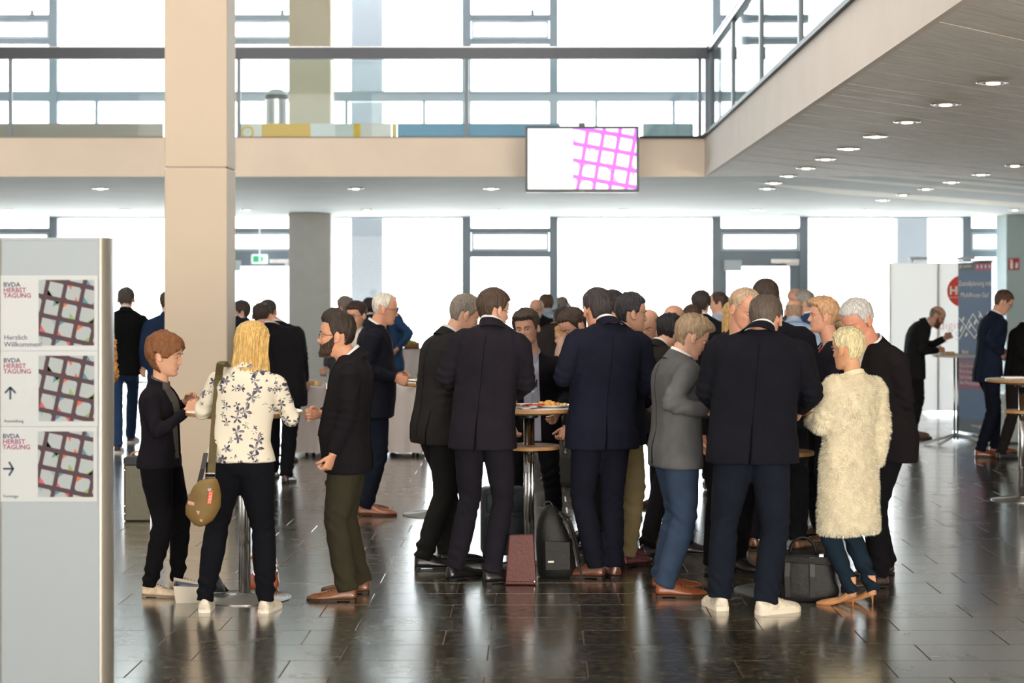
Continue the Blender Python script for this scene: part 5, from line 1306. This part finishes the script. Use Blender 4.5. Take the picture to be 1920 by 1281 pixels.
n2 = n_.copy(); n2.data = n_.data.copy(); n2.data.materials.clear(); n2.data.materials.append(cloth('d8d2cc', .8)); C.objects.link(n2); n2.location = (x2-.04, y2-.27, 1.052); n2.rotation_euler = (0, 0, 2.2); tag(n2, 'crumpled white napkin at the front rim of the middle table', 'napkin')
def wine_glass(x, y, z, label, s_=1):
    g = empty('wine_glass', (x, y, z), label=label, cat='glass'); b = MB()
    b.lathe([(.032, 0), (.032, .002), (.006, .006), (.004, .03), (.004, .075), (.012, .085), (.03, .105), (.036, .13), (.033, .165), (.0318, .165), (.034, .13), (.028, .108), (.01, .09), (.001, .088)], n=28, cap=False); b.build('bowl_and_stem', G_rail, g, smooth=50)
    return g
wine_glass(x2+.02, y2+.16, 1.05, 'stemmed glass standing at the back of the middle table')
x1, y1 = T1[1], T1[2]
plate(x1-.16, y1+.05, 1.10, 'white plate on the left table between the two women', [(0, 0, .06, M_pot, 12, 5)], r=.1)
plate(x1+.2, y1-.02, 1.10, 'white plate near the right rim of the left table', [(-.02, 0, .05, M_sal, 13, 4)], r=.1)
x3, y3 = T3[1], T3[2]
plate(x3+.19, y3+.0, 1.10, 'white plate of yellow and green food left of the woman in fluffy coat', [(0, 0, .06, M_pot, 15, 6), (.04, -.03, .03, M_grn, 16, 3)], r=.11)
plate(x3-.15, y3+.12, 1.10, 'white plate on the right table near the tweed blazer', [(0, 0, .05, M_sal, 18, 4)], r=.11)
x4, y4 = T4[1], T4[2]
b = MB(); b.bbox(-.09, .09, -.06, .06, 0, .018, .003); o = b.build('notepad', M_lam); o.location = (x4-.08, y4-.02, 1.046); tag(o, 'pale notepad lying on the table at the right edge', 'notepad')
p6 = plate(T6[1]-.14, T6[2]-.05, 1.07, 'plate with folded napkin in front of the elderly white-haired man', [(0, 0, .05, M_sal, 21, 3)], r=.1)
plate(r5.location.x-.1, Y5-.05, 1.046, 'white plate with food under the bending bald man', [(0, 0, .07, M_pot, 23, 5)], r=.12)

# fork with a bite of food held by the man in the navy suit
sh, el, wr = navy['arms'][-1]; B0 = navy['B']; h_ = B0+wr; tip = P(1054, 663, h_.y-.03); st = P(1046, 704, h_.y-.01)
fk = empty('fork', st, label='fork with a bite of food raised by the man in the navy suit', cat='fork')
d = tip-st; b = MB(); b.tube([(0, 0, 0), d*.5, d*.8], .003, 6); s_ = d.cross(Vector((0, 1, 0))).normalized()
for q in (-1, 0, 1): b.tube([d*.8, d*.83+s_*.006*q, d+s_*.006*q], .0016, 5)
b.build('fork_metal', M_chrome, fk, smooth=True)
vs, fs = ellipsoid((0, 0, 0), (.014, .012, .026), None, 7); b = MB(); b.add([v*(1+.2*noise.noise(v*80))+d*.97+s_*.004 for v in vs], fs); b.build('food_bite', M_sal, fk, smooth=True)

# ================================================================== clothed buffet tables
def buffet(px0, px1, py, ztop, depth, label):
    Y = YG(py); x0, x1 = X(px0, Y), X(px1, Y); r = empty('buffet_table', ((x0+x1)/2, Y+depth/2, 0), label=label, cat='table'); hw, hd = (x1-x0)/2, depth/2
    b = MB(); b.bbox(-hw+.02, hw-.02, -hd+.02, hd-.02, ztop-.03, ztop-.004, .004); b.build('board', M_wood, r)
    for sx in (-1, 1):
        for sy in (-1, 1): q = MB(); q.tube([(sx*(hw-.1), sy*(hd-.08), 0), (sx*(hw-.1), sy*(hd-.08), ztop-.03)], .018, 8); q.build('leg', M_black, r)
    # skirt with soft pleats
    per = []; n = 150
    L_ = 4*(hw+hd)
    for i in range(n):
        t = i/n*L_
        if t < 2*hw: p, nn_ = (-hw+t, -hd), (0, -1)
        elif t < 2*hw+2*hd: p, nn_ = (hw, -hd+t-2*hw), (1, 0)
        elif t < 4*hw+2*hd: p, nn_ = (hw-(t-2*hw-2*hd), hd), (0, 1)
        else: p, nn_ = (-hw, hd-(t-4*hw-2*hd)), (-1, 0)
        per.append((p, nn_, t))
    rings = []
    for z, amp in ((.045, .035), (ztop*.5, .024), (ztop*.9, .01), (ztop-.004, .0), (ztop, -.006)):
        rings.append([(p[0]+nn_[0]*(amp*math.sin(t*24+math.sin(t*5)*2)+.004), p[1]+nn_[1]*(amp*math.sin(t*24+math.sin(t*5)*2)+.004), z) for p, nn_, t in per])
    q = MB(); q.loft(rings, cap=False); q.f.append(tuple((len(rings)-1)*n+j for j in range(n))); q.mi.append(0); q.build('tablecloth', M_cloth, r, smooth=50)
    return r, Y
BT, YB1 = buffet(556, 792, 857, .755, .8, 'long white-skirted table behind the bearded man')
for i, (pa, pb, c_) in enumerate(((573, 586, 'e0a23a'), (588, 601, 'e8c070'))):
    Y = YB1+.25; b = MB(); b.bbox(0, X(pb, Y)-X(pa, Y), 0, .12, 0, .05, .008); o = b.build('pastry_box', mat('pastry_'+c_, c_, .5)); o.location = (X(pa, Y), Y, .757)
    q = MB(); q.box(.02, .04, -.002, .0, .0, .05); q.build('paper_band', M_lam, o); tag(o, 'small %s package on the white-skirted table, %s of a pair' % (('orange', 'left'), ('pale orange', 'right'))[i], 'package')
BT2, YB2 = buffet(735, 800, 765, .9, .7, 'white-skirted table carrying a green crate far behind the elderly man')
Y = YB2+.2; cr = empty('fruit_crate', (X(772, Y), Y, .902), label='small wooden crate of green fruit on the farther white table', cat='crate')
b = MB(); b.box(-.12, .12, -.08, .08, 0, .02); b.box(-.12, .12, -.08, -.07, 0, .10); b.box(-.12, .12, .07, .08, 0, .10); b.box(-.12, -.11, -.08, .08, 0, .10); b.box(.11, .12, -.08, .08, 0, .10); b.build('crate', mat('red_brown_wood', '9a5a3a', .6, bump=.1), cr)
food_blob(cr, 0, 0, .08, .12, mat('lettuce_green', 'a4c23a', .5, bump=.3), 31, 9, 'fruit')
BT3, YB3 = buffet(955, 1062, 790, .98, .6, 'white-skirted table in front of the bald man in black')
lp = empty('laptop', (X(1022, YB3+.2), YB3+.2, .982), label='open laptop on the white table before the bald man in black', cat='laptop')
b = MB(); b.bbox(-.16, .16, -.11, .11, 0, .018, .004); b.build('keyboard_base', M_steel, lp); b = MB(); b.box(-.16, .16, -.118, -.11, .01, .2); b.build('lid', M_framew, lp)

# ================================================================== bags on the floor and on people
M_olive = mat('olive_nylon', '7d6535', .6, bump=.3, bscale=14, var=.18, vscale=8); M_olive2 = mat('dark_olive_webbing', '5a4d2c', .7, bump=.3, bscale=200)
YBg = 10.12; bg_ = empty('shoulder_bag', P(378, 988, YBg), label='olive hobo bag hanging from a long strap over the blonde woman\'s left shoulder', cat='bag')
o0 = bg_.location.copy(); rings = []
for py, l, r in ((897, 390, 404), (901, 374, 408), (912, 362, 411), (930, 354, 414), (950, 347, 413), (965, 349, 407), (976, 357, 399), (984, 365, 388), (987, 372, 381)):
    c = P((l+r)/2, py, YBg)-o0; hw = (r-l)/2/FPX*YBg; dd = .055*min(1, hw/.07)+.01
    rings.append([(c.x+hw*math.cos(a)*(1+.03*math.sin(5*a+py)), dd*math.sin(a), c.z) for a in [2*PI*i/32 for i in range(32)]])
b = MB(); b.loft(rings[::-1]); b.build('bag_body', M_olive, bg_, smooth=True, fix=True)
def ribbon(pts, wd, th_, name, m, parent, side=Vector((1, 0, 0))):
    rr = []
    for i, p in enumerate(pts):
        p = Vector(p); t = (Vector(pts[min(i+1, len(pts)-1)])-Vector(pts[max(i-1, 0)])).normalized(); s2 = (side-t*side.dot(t)).normalized(); n_ = t.cross(s2)
        rr.append([p-s2*wd/2-n_*th_/2, p+s2*wd/2-n_*th_/2, p+s2*wd/2+n_*th_/2, p-s2*wd/2+n_*th_/2])
    b = MB(); b.loft(rr); return b.build(name, m, parent, fix=True)
def strap_y(px, py, base=10.45):
    # just outside the back of the printed jacket
    w_ = P(px, py, 10.45)-blonde['B']; h = blonde['bvh']().ray_cast(Vector((w_.x, -1, w_.z)), Vector((0, 1, 0)), 3)
    return (blonde['B'].y+h[0].y-.008) if h[0] else None
pts = []
for t in np.linspace(0, 1, 22):
    px, py = 413-17*t**.8, 683+207*t; q = strap_y(px, py); 
    if q is None: q = pts[-1].y+o0.y if pts else 10.3
    q = q*(1-max(0, (t-.75)/.25))+(YBg)*max(0, (t-.75)/.25); pts.append(P(px, py, q)-o0)
for i in range(2): pts = [pts[0]]+[(pts[k-1]+pts[k]+pts[k+1])/3 for k in range(1, len(pts)-1)]+[pts[-1]]
pts = [pts[0]+Vector((.01, .16, -.02)), pts[0]+Vector((.004, .09, .012)), pts[0]+Vector((0, .035, .008))]+pts
ribbon(pts, .042, .004, 'strap', M_olive2, bg_)
b = MB(); c = P(395, 892, YBg)-o0; b.tube([c+Vector((x_, -.012, z_)) for x_, z_ in ((-.026, -.008), (.026, -.008), (.026, .014), (-.026, .014), (-.026, -.008))], .003, 6); b.build('buckle', M_chrome, bg_, smooth=True)
c = P(398, 930, YBg)-o0+Vector((0, -.07, 0)); b = MB(); b.bbox(-.012, .012, 0, .003, -.036, .036, .001); tg_ = b.build('bag_tag', mat('orange_tag', 'e2552e', .5), bg_); tg_.location = c; tg_.rotation_euler = (0, math.radians(8), 0)
text('OILILY', .021, (.008, -.001, -.033), M_lam, tg_, rot=(PI/2, -PI/2, 0), depth=.0004)
ribbon([c+Vector((-.002, 0, .034)), c+Vector((-.004, .005, .048))], .02, .002, 'tag_clip', M_steel, bg_)
for (px, py, r_) in ((362, 942, .02), (371, 958, .022), (379, 973, .015)):
    q = MB(); c = P(px, py, YBg)-o0; yy = -.045
    q.bbox(-r_, r_, -.004, .004, -r_*.45, r_*.45, .002); q = q.build('applique', mat('pink_applique', 'd8a8a0', .6), bg_); q.location = (c.x, -.056, c.z); q.rotation_euler = (.2, .2, -.45)
# dark strap and ring on the bag's left side
ribbon([P(386, 850, 10.24)-o0, P(380, 880, YBg+.03)-o0, P(374, 905, YBg)-o0], .026, .004, 'side_strap', M_black, bg_)

def soft_box(name, hw, hd, h, m, parent, taper=.85, puff=.06, n=28, bulge=0, p=4.5):
    b = MB(); rings = []
    for i in range(15):
        t = i/14; e = (1-abs(2*t-1)**6); q = (1-(1-taper)*t)*(.86+.14*e); 
        rings.append([((hw*q*(1+puff*math.sin(3*t*PI+a*2)*.3))*math.copysign(abs(math.cos(a))**(2/p), math.cos(a)), (hd*q*(1+bulge*math.sin(t*PI)))*math.copysign(abs(math.sin(a))**(2/p), math.sin(a)), h*t+.004*math.sin(a*3+i)) for a in [2*PI*k/n for k in range(n)]])
    b.loft(rings); return b.build(name, m, parent, smooth=40, fix=True)
def arc(c, r, h, n=12, ax=0):
    return [(c[0]+(r*math.cos(PI*i/n) if ax == 0 else 0), c[1]+(0 if ax == 0 else r*math.cos(PI*i/n)), c[2]+h*math.sin(PI*i/n)) for i in range(n+1)]
# brown handbag
Y = YG(1104); hb = empty('handbag', (X(492, Y), Y, 0), label='rust-brown leather handbag on the floor behind the left table', cat='bag')
M_tan = mat('rust_leather', 'a0522c', .4, bump=.2, bscale=40, var=.2, coat=.3)
soft_box('bag_body', .105, .06, .19, M_tan, hb, .82)
b = MB(); b.tube(arc((0, -.02, .18), .06, .06), .006, 8); b.build('handle', M_tan, hb, smooth=True)
b = MB(); b.tube(arc((0, .02, .18), .06, .05), .006, 8); b.build('handle', M_tan, hb, smooth=True)
b = MB(); b.tube([(-.07, -.062, .16), (-.05, -.064, .12), (-.03, -.063, .07), (-.035, -.062, .05)], .004, 6); b.tube([(.085, -.03, .15), (.095, -.04, .12), (.09, -.045, .09)], .008, 6); b.build('chain', M_chrome, hb, smooth=True)
ribbon([(-.07, -.058, .185), (-.06, -.061, .14), (-.05, -.062, .1)], .03, .004, 'zip_flap', M_framew, hb)
# white and blue paper bag lying on its side
Y = YG(1128); pb = empty('paper_bag', (X(352, Y), Y, 0), rz=.25, label='pale paper bag with dark blue inside lying by the blonde woman\'s left foot', cat='bag')
b = MB(); b.add([(-.07, -.06, 0), (.10, -.06, 0), (.10, .08, 0), (-.07, .08, 0), (-.085, -.05, .10), (.09, -.05, .085), (.09, .08, .09), (-.075, .08, .13)], [(0, 1, 5, 4), (1, 2, 6, 5), (2, 3, 7, 6), (3, 0, 4, 7), (0, 3, 2, 1)]); o = b.build('paper_shell', mat('kraft_cream', 'cfc8b8', .6, bump=.3, bscale=18), pb, fix=True); o.modifiers.new('s', 'SOLIDIFY').thickness = .003
b = MB(); b.add([(-.07, -.045, .088), (.085, -.045, .075), (.085, .075, .08), (-.065, .075, .11)], [(0, 1, 2, 3)]); b.build('blue_lining', mat('glossy_blue_paper', '23345c', .2, bump=.2, bscale=30), pb)
Y = YG(1118); cp = empty('folded_bag', (X(411, Y), Y, 0), rz=-.3, label='small crumpled dark foil bag standing on the left table\'s base', cat='bag')
cp.location.z = .028
b = MB(); b.add([(-.05, -.03, 0), (.05, -.03, 0), (.05, .03, 0), (-.05, .03, 0), (-.035, -.02, .06), (.0, -.012, .1), (.05, -.02, .035), (-.01, .02, .075)], [(0, 1, 6, 5, 4), (1, 2, 6), (2, 3, 7, 6), (3, 0, 4, 7), (4, 5, 7), (5, 6, 7), (0, 3, 2, 1)]); b.build('foil', mat('dark_foil', '35363c', .25, metal=.6, bump=.4, bscale=30), cp, fix=True)
# pilot case at the far left
Y = YG(975); pc_ = empty('trunk_case', (X(262, Y), Y, 0), label='tall dark metal-edged case standing behind the woman with the bob', cat='case')
b = MB(); b.bbox(-.105, .105, -.09, .09, .0, .46, .012); b.build('case_body', mat('dark_olive_metal', '4a4636', .35, metal=.4, bump=.1), pc_)
b = MB(); b.bbox(-.11, .11, -.095, .095, .43, .5, .012); b.build('case_lid', M_black, pc_)
for sx in (-1, 1):
    q = MB(); q.box(sx*.107-.004, sx*.107+.004, -.094, -.086, 0, .45); q.build('edge_strip', M_steel, pc_)
b = MB(); b.tube(arc((-.02, 0, .5), .05, .035), .007, 8); b.build('handle', mat('tan_strap', 'b8864e', .5), pc_, smooth=True)
b = MB()
for z in (.06, .12, .4):
    vs, fs = ellipsoid((-.095, -.095, z), (.008, .006, .008), None, 5); b.add(vs, fs)
b.build('rivets', M_chrome, pc_)
# wheeled suitcase
Y = 12.5; sc_ = empty('suitcase', (X(944, Y), Y, 0), rz=.12, label='upright dark teal wheeled suitcase behind the plum-grey suit\'s legs', cat='suitcase')
M_teal = mat('dark_teal_nylon', '15222c', .6, bump=.3, bscale=120, var=.1)
b = MB(); b.bbox(-.15, .15, -.10, .10, .035, .485, .03); b.build('shell', M_teal, sc_, smooth=30)
b = MB(); b.bbox(-.125, .125, -.118, -.09, .07, .30, .012); b.build('front_pocket', M_teal, sc_, smooth=30); b = MB(); b.bbox(-.125, .125, -.118, -.09, .325, .455, .012); b.build('top_pocket', M_teal, sc_, smooth=30)
b = MB(); b.tube(arc((0, 0, .48), .06, .03), .008, 8); b.build('carry_handle', M_black, sc_, smooth=True)
b = MB(); b.tube([(-.06, -.12, .41), (.03, -.12, .41)], .003, 6); b.build('zip', M_chrome, sc_)
for sx in (-1, 1): q = MB(); q.tube([(sx*.12-.015, .05, .03), (sx*.12+.015, .05, .03)], .03, 14); q.build('wheel', M_black, sc_)
for sx in (-1, 1): q = MB(); q.tube([(sx*.12, -.07, 0), (sx*.12, -.07, .04)], .014, 10); q.build('foot', M_black, sc_)
# maroon document bag
Y = 11.42; mb_ = empty('document_case', (X(978, Y), Y, 0), rz=-.05, label='maroon leather document case standing against the middle table\'s base', cat='case')
mb_.location.z = .004
M_mar = mat('maroon_leather', '5a2a24', .5, bump=.2, bscale=60, var=.12)
b = MB(); b.add([(-.10, -.03, 0), (.092, -.03, 0), (.092, .03, 0), (-.10, .03, 0), (-.075, -.02, .30), (.072, -.02, .305), (.072, .02, .305), (-.075, .02, .30)], [(0, 1, 5, 4), (1, 2, 6, 5), (2, 3, 7, 6), (3, 0, 4, 7), (4, 5, 6, 7), (0, 3, 2, 1)])
o = b.build('case_body', M_mar, mb_, fix=True); m_ = o.modifiers.new('b', 'BEVEL'); m_.width = .008; m_.segments = 3
b = MB(); vs, fs = ellipsoid((.08, -.033, .02), (.006, .003, .006), None, 6); b.add(vs, fs); b.build('stud', M_chrome, mb_)
ribbon([(-.093, -.0325, .02), (.085, -.0325, .02)], .004, .002, 'seam', mat('maroon_seam', '3a1a16', .7), mb_, side=Vector((0, 0, 1)))
# black backpack
Y = 11.75; bp_ = empty('backpack', (X(1041, Y), Y, 0), rz=.1, label='black backpack leaning on the floor right of the middle table\'s pole', cat='bag')
M_blk = mat('black_nylon', '08090a', .6, bump=.35, bscale=26, var=.2, vscale=14)
rings = []
for z, l, r, d in ((.0, -.095, .115, .075), (.02, -.11, .13, .09), (.10, -.115, .128, .10), (.20, -.12, .105, .10), (.29, -.118, .075, .095), (.36, -.105, .04, .085), (.41, -.085, .025, .07), (.44, -.06, .005, .045), (.45, -.04, -.015, .02)):
    rings.append([((l+r)/2+(r-l)/2*math.copysign(abs(math.cos(a))**.7, math.cos(a)), d*math.copysign(abs(math.sin(a))**.7, math.sin(a)), z) for a in [2*PI*k/30 for k in range(30)]])
b = MB(); b.loft(rings); b.build('pack_body', M_blk, bp_, smooth=50, fix=True)
b = MB(); rings = [[(x_*s2-.0, -.09-(.035*s3), .06+z_) for x_, z_ in ((-.08, 0), (.09, 0), (.085, .17), (-.085, .18))] for s2, s3 in ((1.04, 0), (1, .6), (.9, 1))]; b.loft(rings); b.build('front_pocket', M_blk, bp_, smooth=50, fix=True)
b = MB(); b.tube(arc((-.05, -.02, .44), .03, .035), .006, 8); b.build('grab_loop', M_black, bp_, smooth=True)
ribbon([(.02, -.05, .41), (.075, -.06, .34), (.11, -.07, .23), (.13, -.075, .12), (.16, -.08, .02), (.15, -.08, .004)], .035, .012, 'shoulder_strap', M_blk, bp_, side=Vector((.3, 1, 0)))
ribbon([(.0, .03, .42), (.09, .03, .36), (.14, .03, .22), (.155, .03, .05)], .035, .012, 'shoulder_strap', M_blk, bp_, side=Vector((.3, 1, 0)))
b = MB(); b.bbox(-.06, -.022, -.131, -.126, .105, .118, .002); b.build('brand_patch', M_lam, bp_)
# black briefcase bag
Y = YG(1128); bc = empty('travel_bag', (X(1518, Y), Y+.06, 0), rz=-.1, label='bulky black soft travel bag on the floor between white trainers and high heels', cat='bag')
soft_box('bag_body', .175, .10, .27, M_blk, bc, .88, puff=.2)
b = MB(); b.add([(-.165, -.10, .27), (.15, -.10, .262), (.15, .085, .27), (-.165, .085, .28), (-.14, -.115, .235), (.13, -.115, .22)], [(0, 1, 2, 3), (0, 4, 5, 1)]); o = b.build('flap', M_blk, bc); o.modifiers.new('s', 'SOLIDIFY').thickness = .012
for y_, h in ((-.05, .10), (.05, .085)): b = MB(); b.tube(arc((-.03, y_, .27), .075, h), .008, 8); b.build('handle', M_blk, bc, smooth=True)
b = MB(); b.tube([(-.14, -.1, .262), (-.03, -.105, .268), (.0, -.105, .26)], .006, 6); b.build('strap_end', M_black, bc); b = MB(); b.bbox(.055, .085, -.125, -.11, .265, .285, .003); b.build('clasp', M_steel, bc)
ribbon([(-.12, -.096, .26), (-.125, -.108, .15), (-.12, -.1, .03)], .03, .005, 'strap', M_black, bc); ribbon([(.02, -.1, .26), (.02, -.112, .15), (.02, -.1, .03)], .03, .005, 'strap', M_black, bc)
# small dark bag standing far behind the middle table
Y = YG(912); sb = empty('handbag', (X(1064, Y)-.005, Y, 0), label='dark bag on the floor seen left of the navy suit\'s legs', cat='bag')
soft_box('bag_body', .11, .07, .3, M_blk, sb, .8); b = MB(); b.tube(arc((0, 0, .29), .05, .07), .006, 8); b.build('handle', M_blk, sb, smooth=True)

# ================================================================== exhibition stand at the right
YW = 27.3; ew = empty('display_wall', (X(1760, YW), YW, 0), label='white fabric display wall with red disc and pale red lettering', cat='display')
x0, x1 = X(1668, YW)-ew.location.x, X(1850, YW)-ew.location.x; zt2 = Z(493, YW)

mf = mat('white_display_fabric', 'ece8e4', .8, bump=.03); nt = mf.node_tree; tr = nt.nodes.new('ShaderNodeBsdfTranslucent'); tr.inputs[0].default_value = (.95, .94, .93, 1); mxs = nt.nodes.new('ShaderNodeMixShader'); mxs.inputs[0].default_value = .75
out = [n for n in nt.nodes if n.type == 'OUTPUT_MATERIAL'][0]; nt.links.new(nt.nodes['Principled BSDF'].outputs[0], mxs.inputs[1]); nt.links.new(tr.outputs[0], mxs.inputs[2]); nt.links.new(mxs.outputs[0], out.inputs[0])
b = MB(); b.box(x0, x1, 0, .003, .04, zt2); b.build('fabric', mf, ew)
for xx in (x0, (x0+x1)/2, x1): b = MB(); b.box(xx-.012, xx+.012, .004, .04, .04, zt2); b.build('frame_pole', M_steel, ew)
b = MB(); b.box(x0+.05, x0+.25, -.1, .4, 0, .04); b.box(x1-.3, x1-.1, -.1, .4, 0, .04); b.build('feet', M_steel, ew)
def wp(px, py): return (X(px, YW)-ew.location.x, Z(py, YW))
cx, cz = wp(1806, 546)
b = MB(); b.poly([(cx+.235*math.cos(a), -.003, cz+.235*math.sin(a)) for a in [2*PI*i/40 for i in range(40)]], (0, .002, 0)); b.build('red_disc', mat('salmon_red_print', 'dd4438', .6), ew)
text('HUP', .165, (wp(1780, 553)[0], -.005, wp(1780, 552)[1]), M_lam, ew, bold=.006)
text('DIE DIGITALE', .03, (wp(1780, 557)[0], -.005, wp(1780, 559)[1]), M_lam, ew)
text('Wir digita', .2, (wp(1712, 616)[0], -.005, wp(1700, 618)[1]), mat('pale_red_letters', 'dc8a84', .7), ew, sx=.95, bold=-.004)
text('y-Sc', .19, (wp(1771, 640)[0], -.005, wp(1771, 638)[1]), mat('pale_grey_letters', 'b4b2b2', .7), ew, bold=-.004)
for px in (1712, 1800):
    b = MB(); c = wp(px, 493); b.tube([(c[0], .1, c[1]-.02), (c[0], .0, c[1]+.06), (c[0]+.05, -.2, c[1]+.08)], .012, 8); b.bbox(c[0]-.1, c[0]+.16, -.28, -.18, c[1]+.04, c[1]+.08, .01); b.build('spotlight', M_framew, ew, smooth=40)
# roll-up banner, turned
cA, cB = P(1797, 822, 23.05), P(1860, 822, 22.35); cA.z = cB.z = 0
ub = (cB-cA); bw = ub.length; rb2 = empty('roll_up_banner', (cA+cB)/2, math.atan2(ub.y, ub.x), label='tall blue and plum roll-up banner with white lettering', cat='banner')
BH = 2.17
def bpanel(z0, z1, m, name, u0=0, u1=1, y=0, th_=.002):
    b = MB(); b.box(-bw/2+bw*u0, -bw/2+bw*u1, y-th_, y, z0, z1); return b.build(name, m, rb2)
M_bb = mat('banner_blue', '4a6d98', .5, bump=.1, bscale=3); M_bp = mat('banner_plum', 'a8406a', .5); M_bg = mat('banner_grey', '55606c', .5)
bpanel(.08, .235, M_bg, 'banner_foot'); bpanel(.235, .60, M_bb, 'banner_sheet'); bpanel(.60, .94, M_bp, 'banner_band'); bpanel(.94, 2.04, M_bb, 'banner_sheet'); bpanel(2.04, 2.14, M_bg, 'banner_header', 0, .5); bpanel(2.04, 2.14, M_bp, 'banner_header', .5, 1)
b = MB(); b.tube([(-bw/2, 0, 2.15), (bw/2, 0, 2.15)], .018, 10); b.build('top_bar', M_steel, rb2, smooth=True)
b = MB(); b.bbox(-bw/2-.02, bw/2+.02, -.08, .08, .0, .085, .025); b.build('cassette', M_steel, rb2, smooth=40)
b = MB(); b.tube([(0, .03, .05), (0, .03, 2.15)], .01, 8); b.build('rear_pole', M_steel, rb2)
Lb = bw/2
def btxt(s_, size, u, z, sx=1, al='CENTER'): return text(s_, size, (-Lb+bw*u, -.004, z), M_lam, rb2, align=al, sx=sx)
btxt('gb consite', .05, .04, 2.085, 1.3, 'LEFT'); btxt('Zustellplanung mit', .085, .5, 1.86, 1.15); btxt('MultiRoute Go!', .085, .5, 1.72, 1.15)
for i, s_ in enumerate(('OpenStreetMap', 'Koordinaten', 'Soll-Arbeitszeit', 'den Mindestlohn')): btxt(s_, .062, .05, .86-i*.07, 1.1, 'LEFT')
btxt('Die', .06, .55, 1.12, 1.1, 'LEFT'); btxt('digital', .06, .1, 1.03, 1.1, 'LEFT'); btxt('www.gb', .06, .4, .14, 1.1, 'LEFT')
b = MB()
def seg(u0, z0, u1, z1, wd=.008):
    a, c = Vector((-Lb+bw*u0, z0)), Vector((-Lb+bw*u1, z1)); d_ = (c-a).normalized(); n_ = Vector((-d_.y, d_.x))*wd; b.poly([(p.x, -.0035, p.y) for p in (a-n_, c-n_, c+n_, a+n_)], (0, .001, 0))
for q in ((.03, 1.46, .5, 1.22), (.03, 1.2, .45, 1.52), (.3, 1.44, .55, 1.3), (.45, 1.52, .62, 1.4), (.5, 1.22, .9, 1.55), (.62, 1.55, .8, 1.42)): seg(*q)
b.build('route_lines', M_lam, rb2)
b = MB()
for (u, z, a_, c_) in ((.1, 1.33, .04, .035), (.15, 1.45, .025, .02), (.25, 1.26, .03, .02), (.36, 1.37, .04, .03), (.52, 1.42, .04, .03), (.66, 1.5, .03, .02), (.5, 1.12, .0, .0)):
    if a_: seg(u-a_, z-c_, u+a_, z+c_, .018)
b.build('route_stops', M_lam, rb2)
b = MB()
for u in (.58, .7, .82, .93): seg(u-.02, 2.09, u+.02, 2.09, .02)
b.build('header_icons', M_lam, rb2)
# fire extinguisher sign
YC = 35.18; fs_ = empty('fire_sign', (X(1901, YC), YC, Z(506, YC)), label='square red fire extinguisher sign on the grey-green column', cat='sign')
b = MB(); b.bbox(-.105, .105, 0, .012, 0, .22, .003); b.build('sign_plate', mat('signal_red', 'a3283a', .5), fs_)
b = MB(); b.bbox(-.07, -.018, -.004, 0, .02, .15, .001); b.box(-.06, -.028, -.004, 0, .15, .18); b.box(-.085, -.028, -.004, 0, .18, .195); b.build('extinguisher_symbol', M_lam, fs_)
b = MB()
for i, q in enumerate((.0, .018, .036)): b.poly([(.02+q, -.004, .03), (.035+q, -.004, .03), (.055+q*.7, -.004, .1), (.04+q, -.004, .15), (.03+q*.8, -.004, .09)], (0, .003, 0))
b.build('flame_symbol', M_lam, fs_)
# low white cabinet and metal foot behind the right-hand table
Y = 21.9; lc = empty('low_cabinet', (X(1915, Y), Y+.2, 0), label='low pale cabinet on the floor behind the right-edge table', cat='cabinet')
hw = X(1915, Y)-X(1884, Y)
b = MB(); b.bbox(-hw, hw+.3, -.2, .2, .02, .58, .01); b.build('body', mat('pale_green_grey_paint', 'a9b4ae', .6), lc); b = MB(); b.box(-hw-.01, hw+.31, -.21, .21, .58, .6); b.build('top', M_lam, lc)
b = MB(); b.tube([(hw*.2, -.21, .22), (hw*.75, -.21, .22)], .008, 6); b.build('handle', M_steel, lc)
b = MB(); b.box(-hw+.03, hw+.27, -.18, .18, 0, .02); b.build('plinth', M_black, lc)
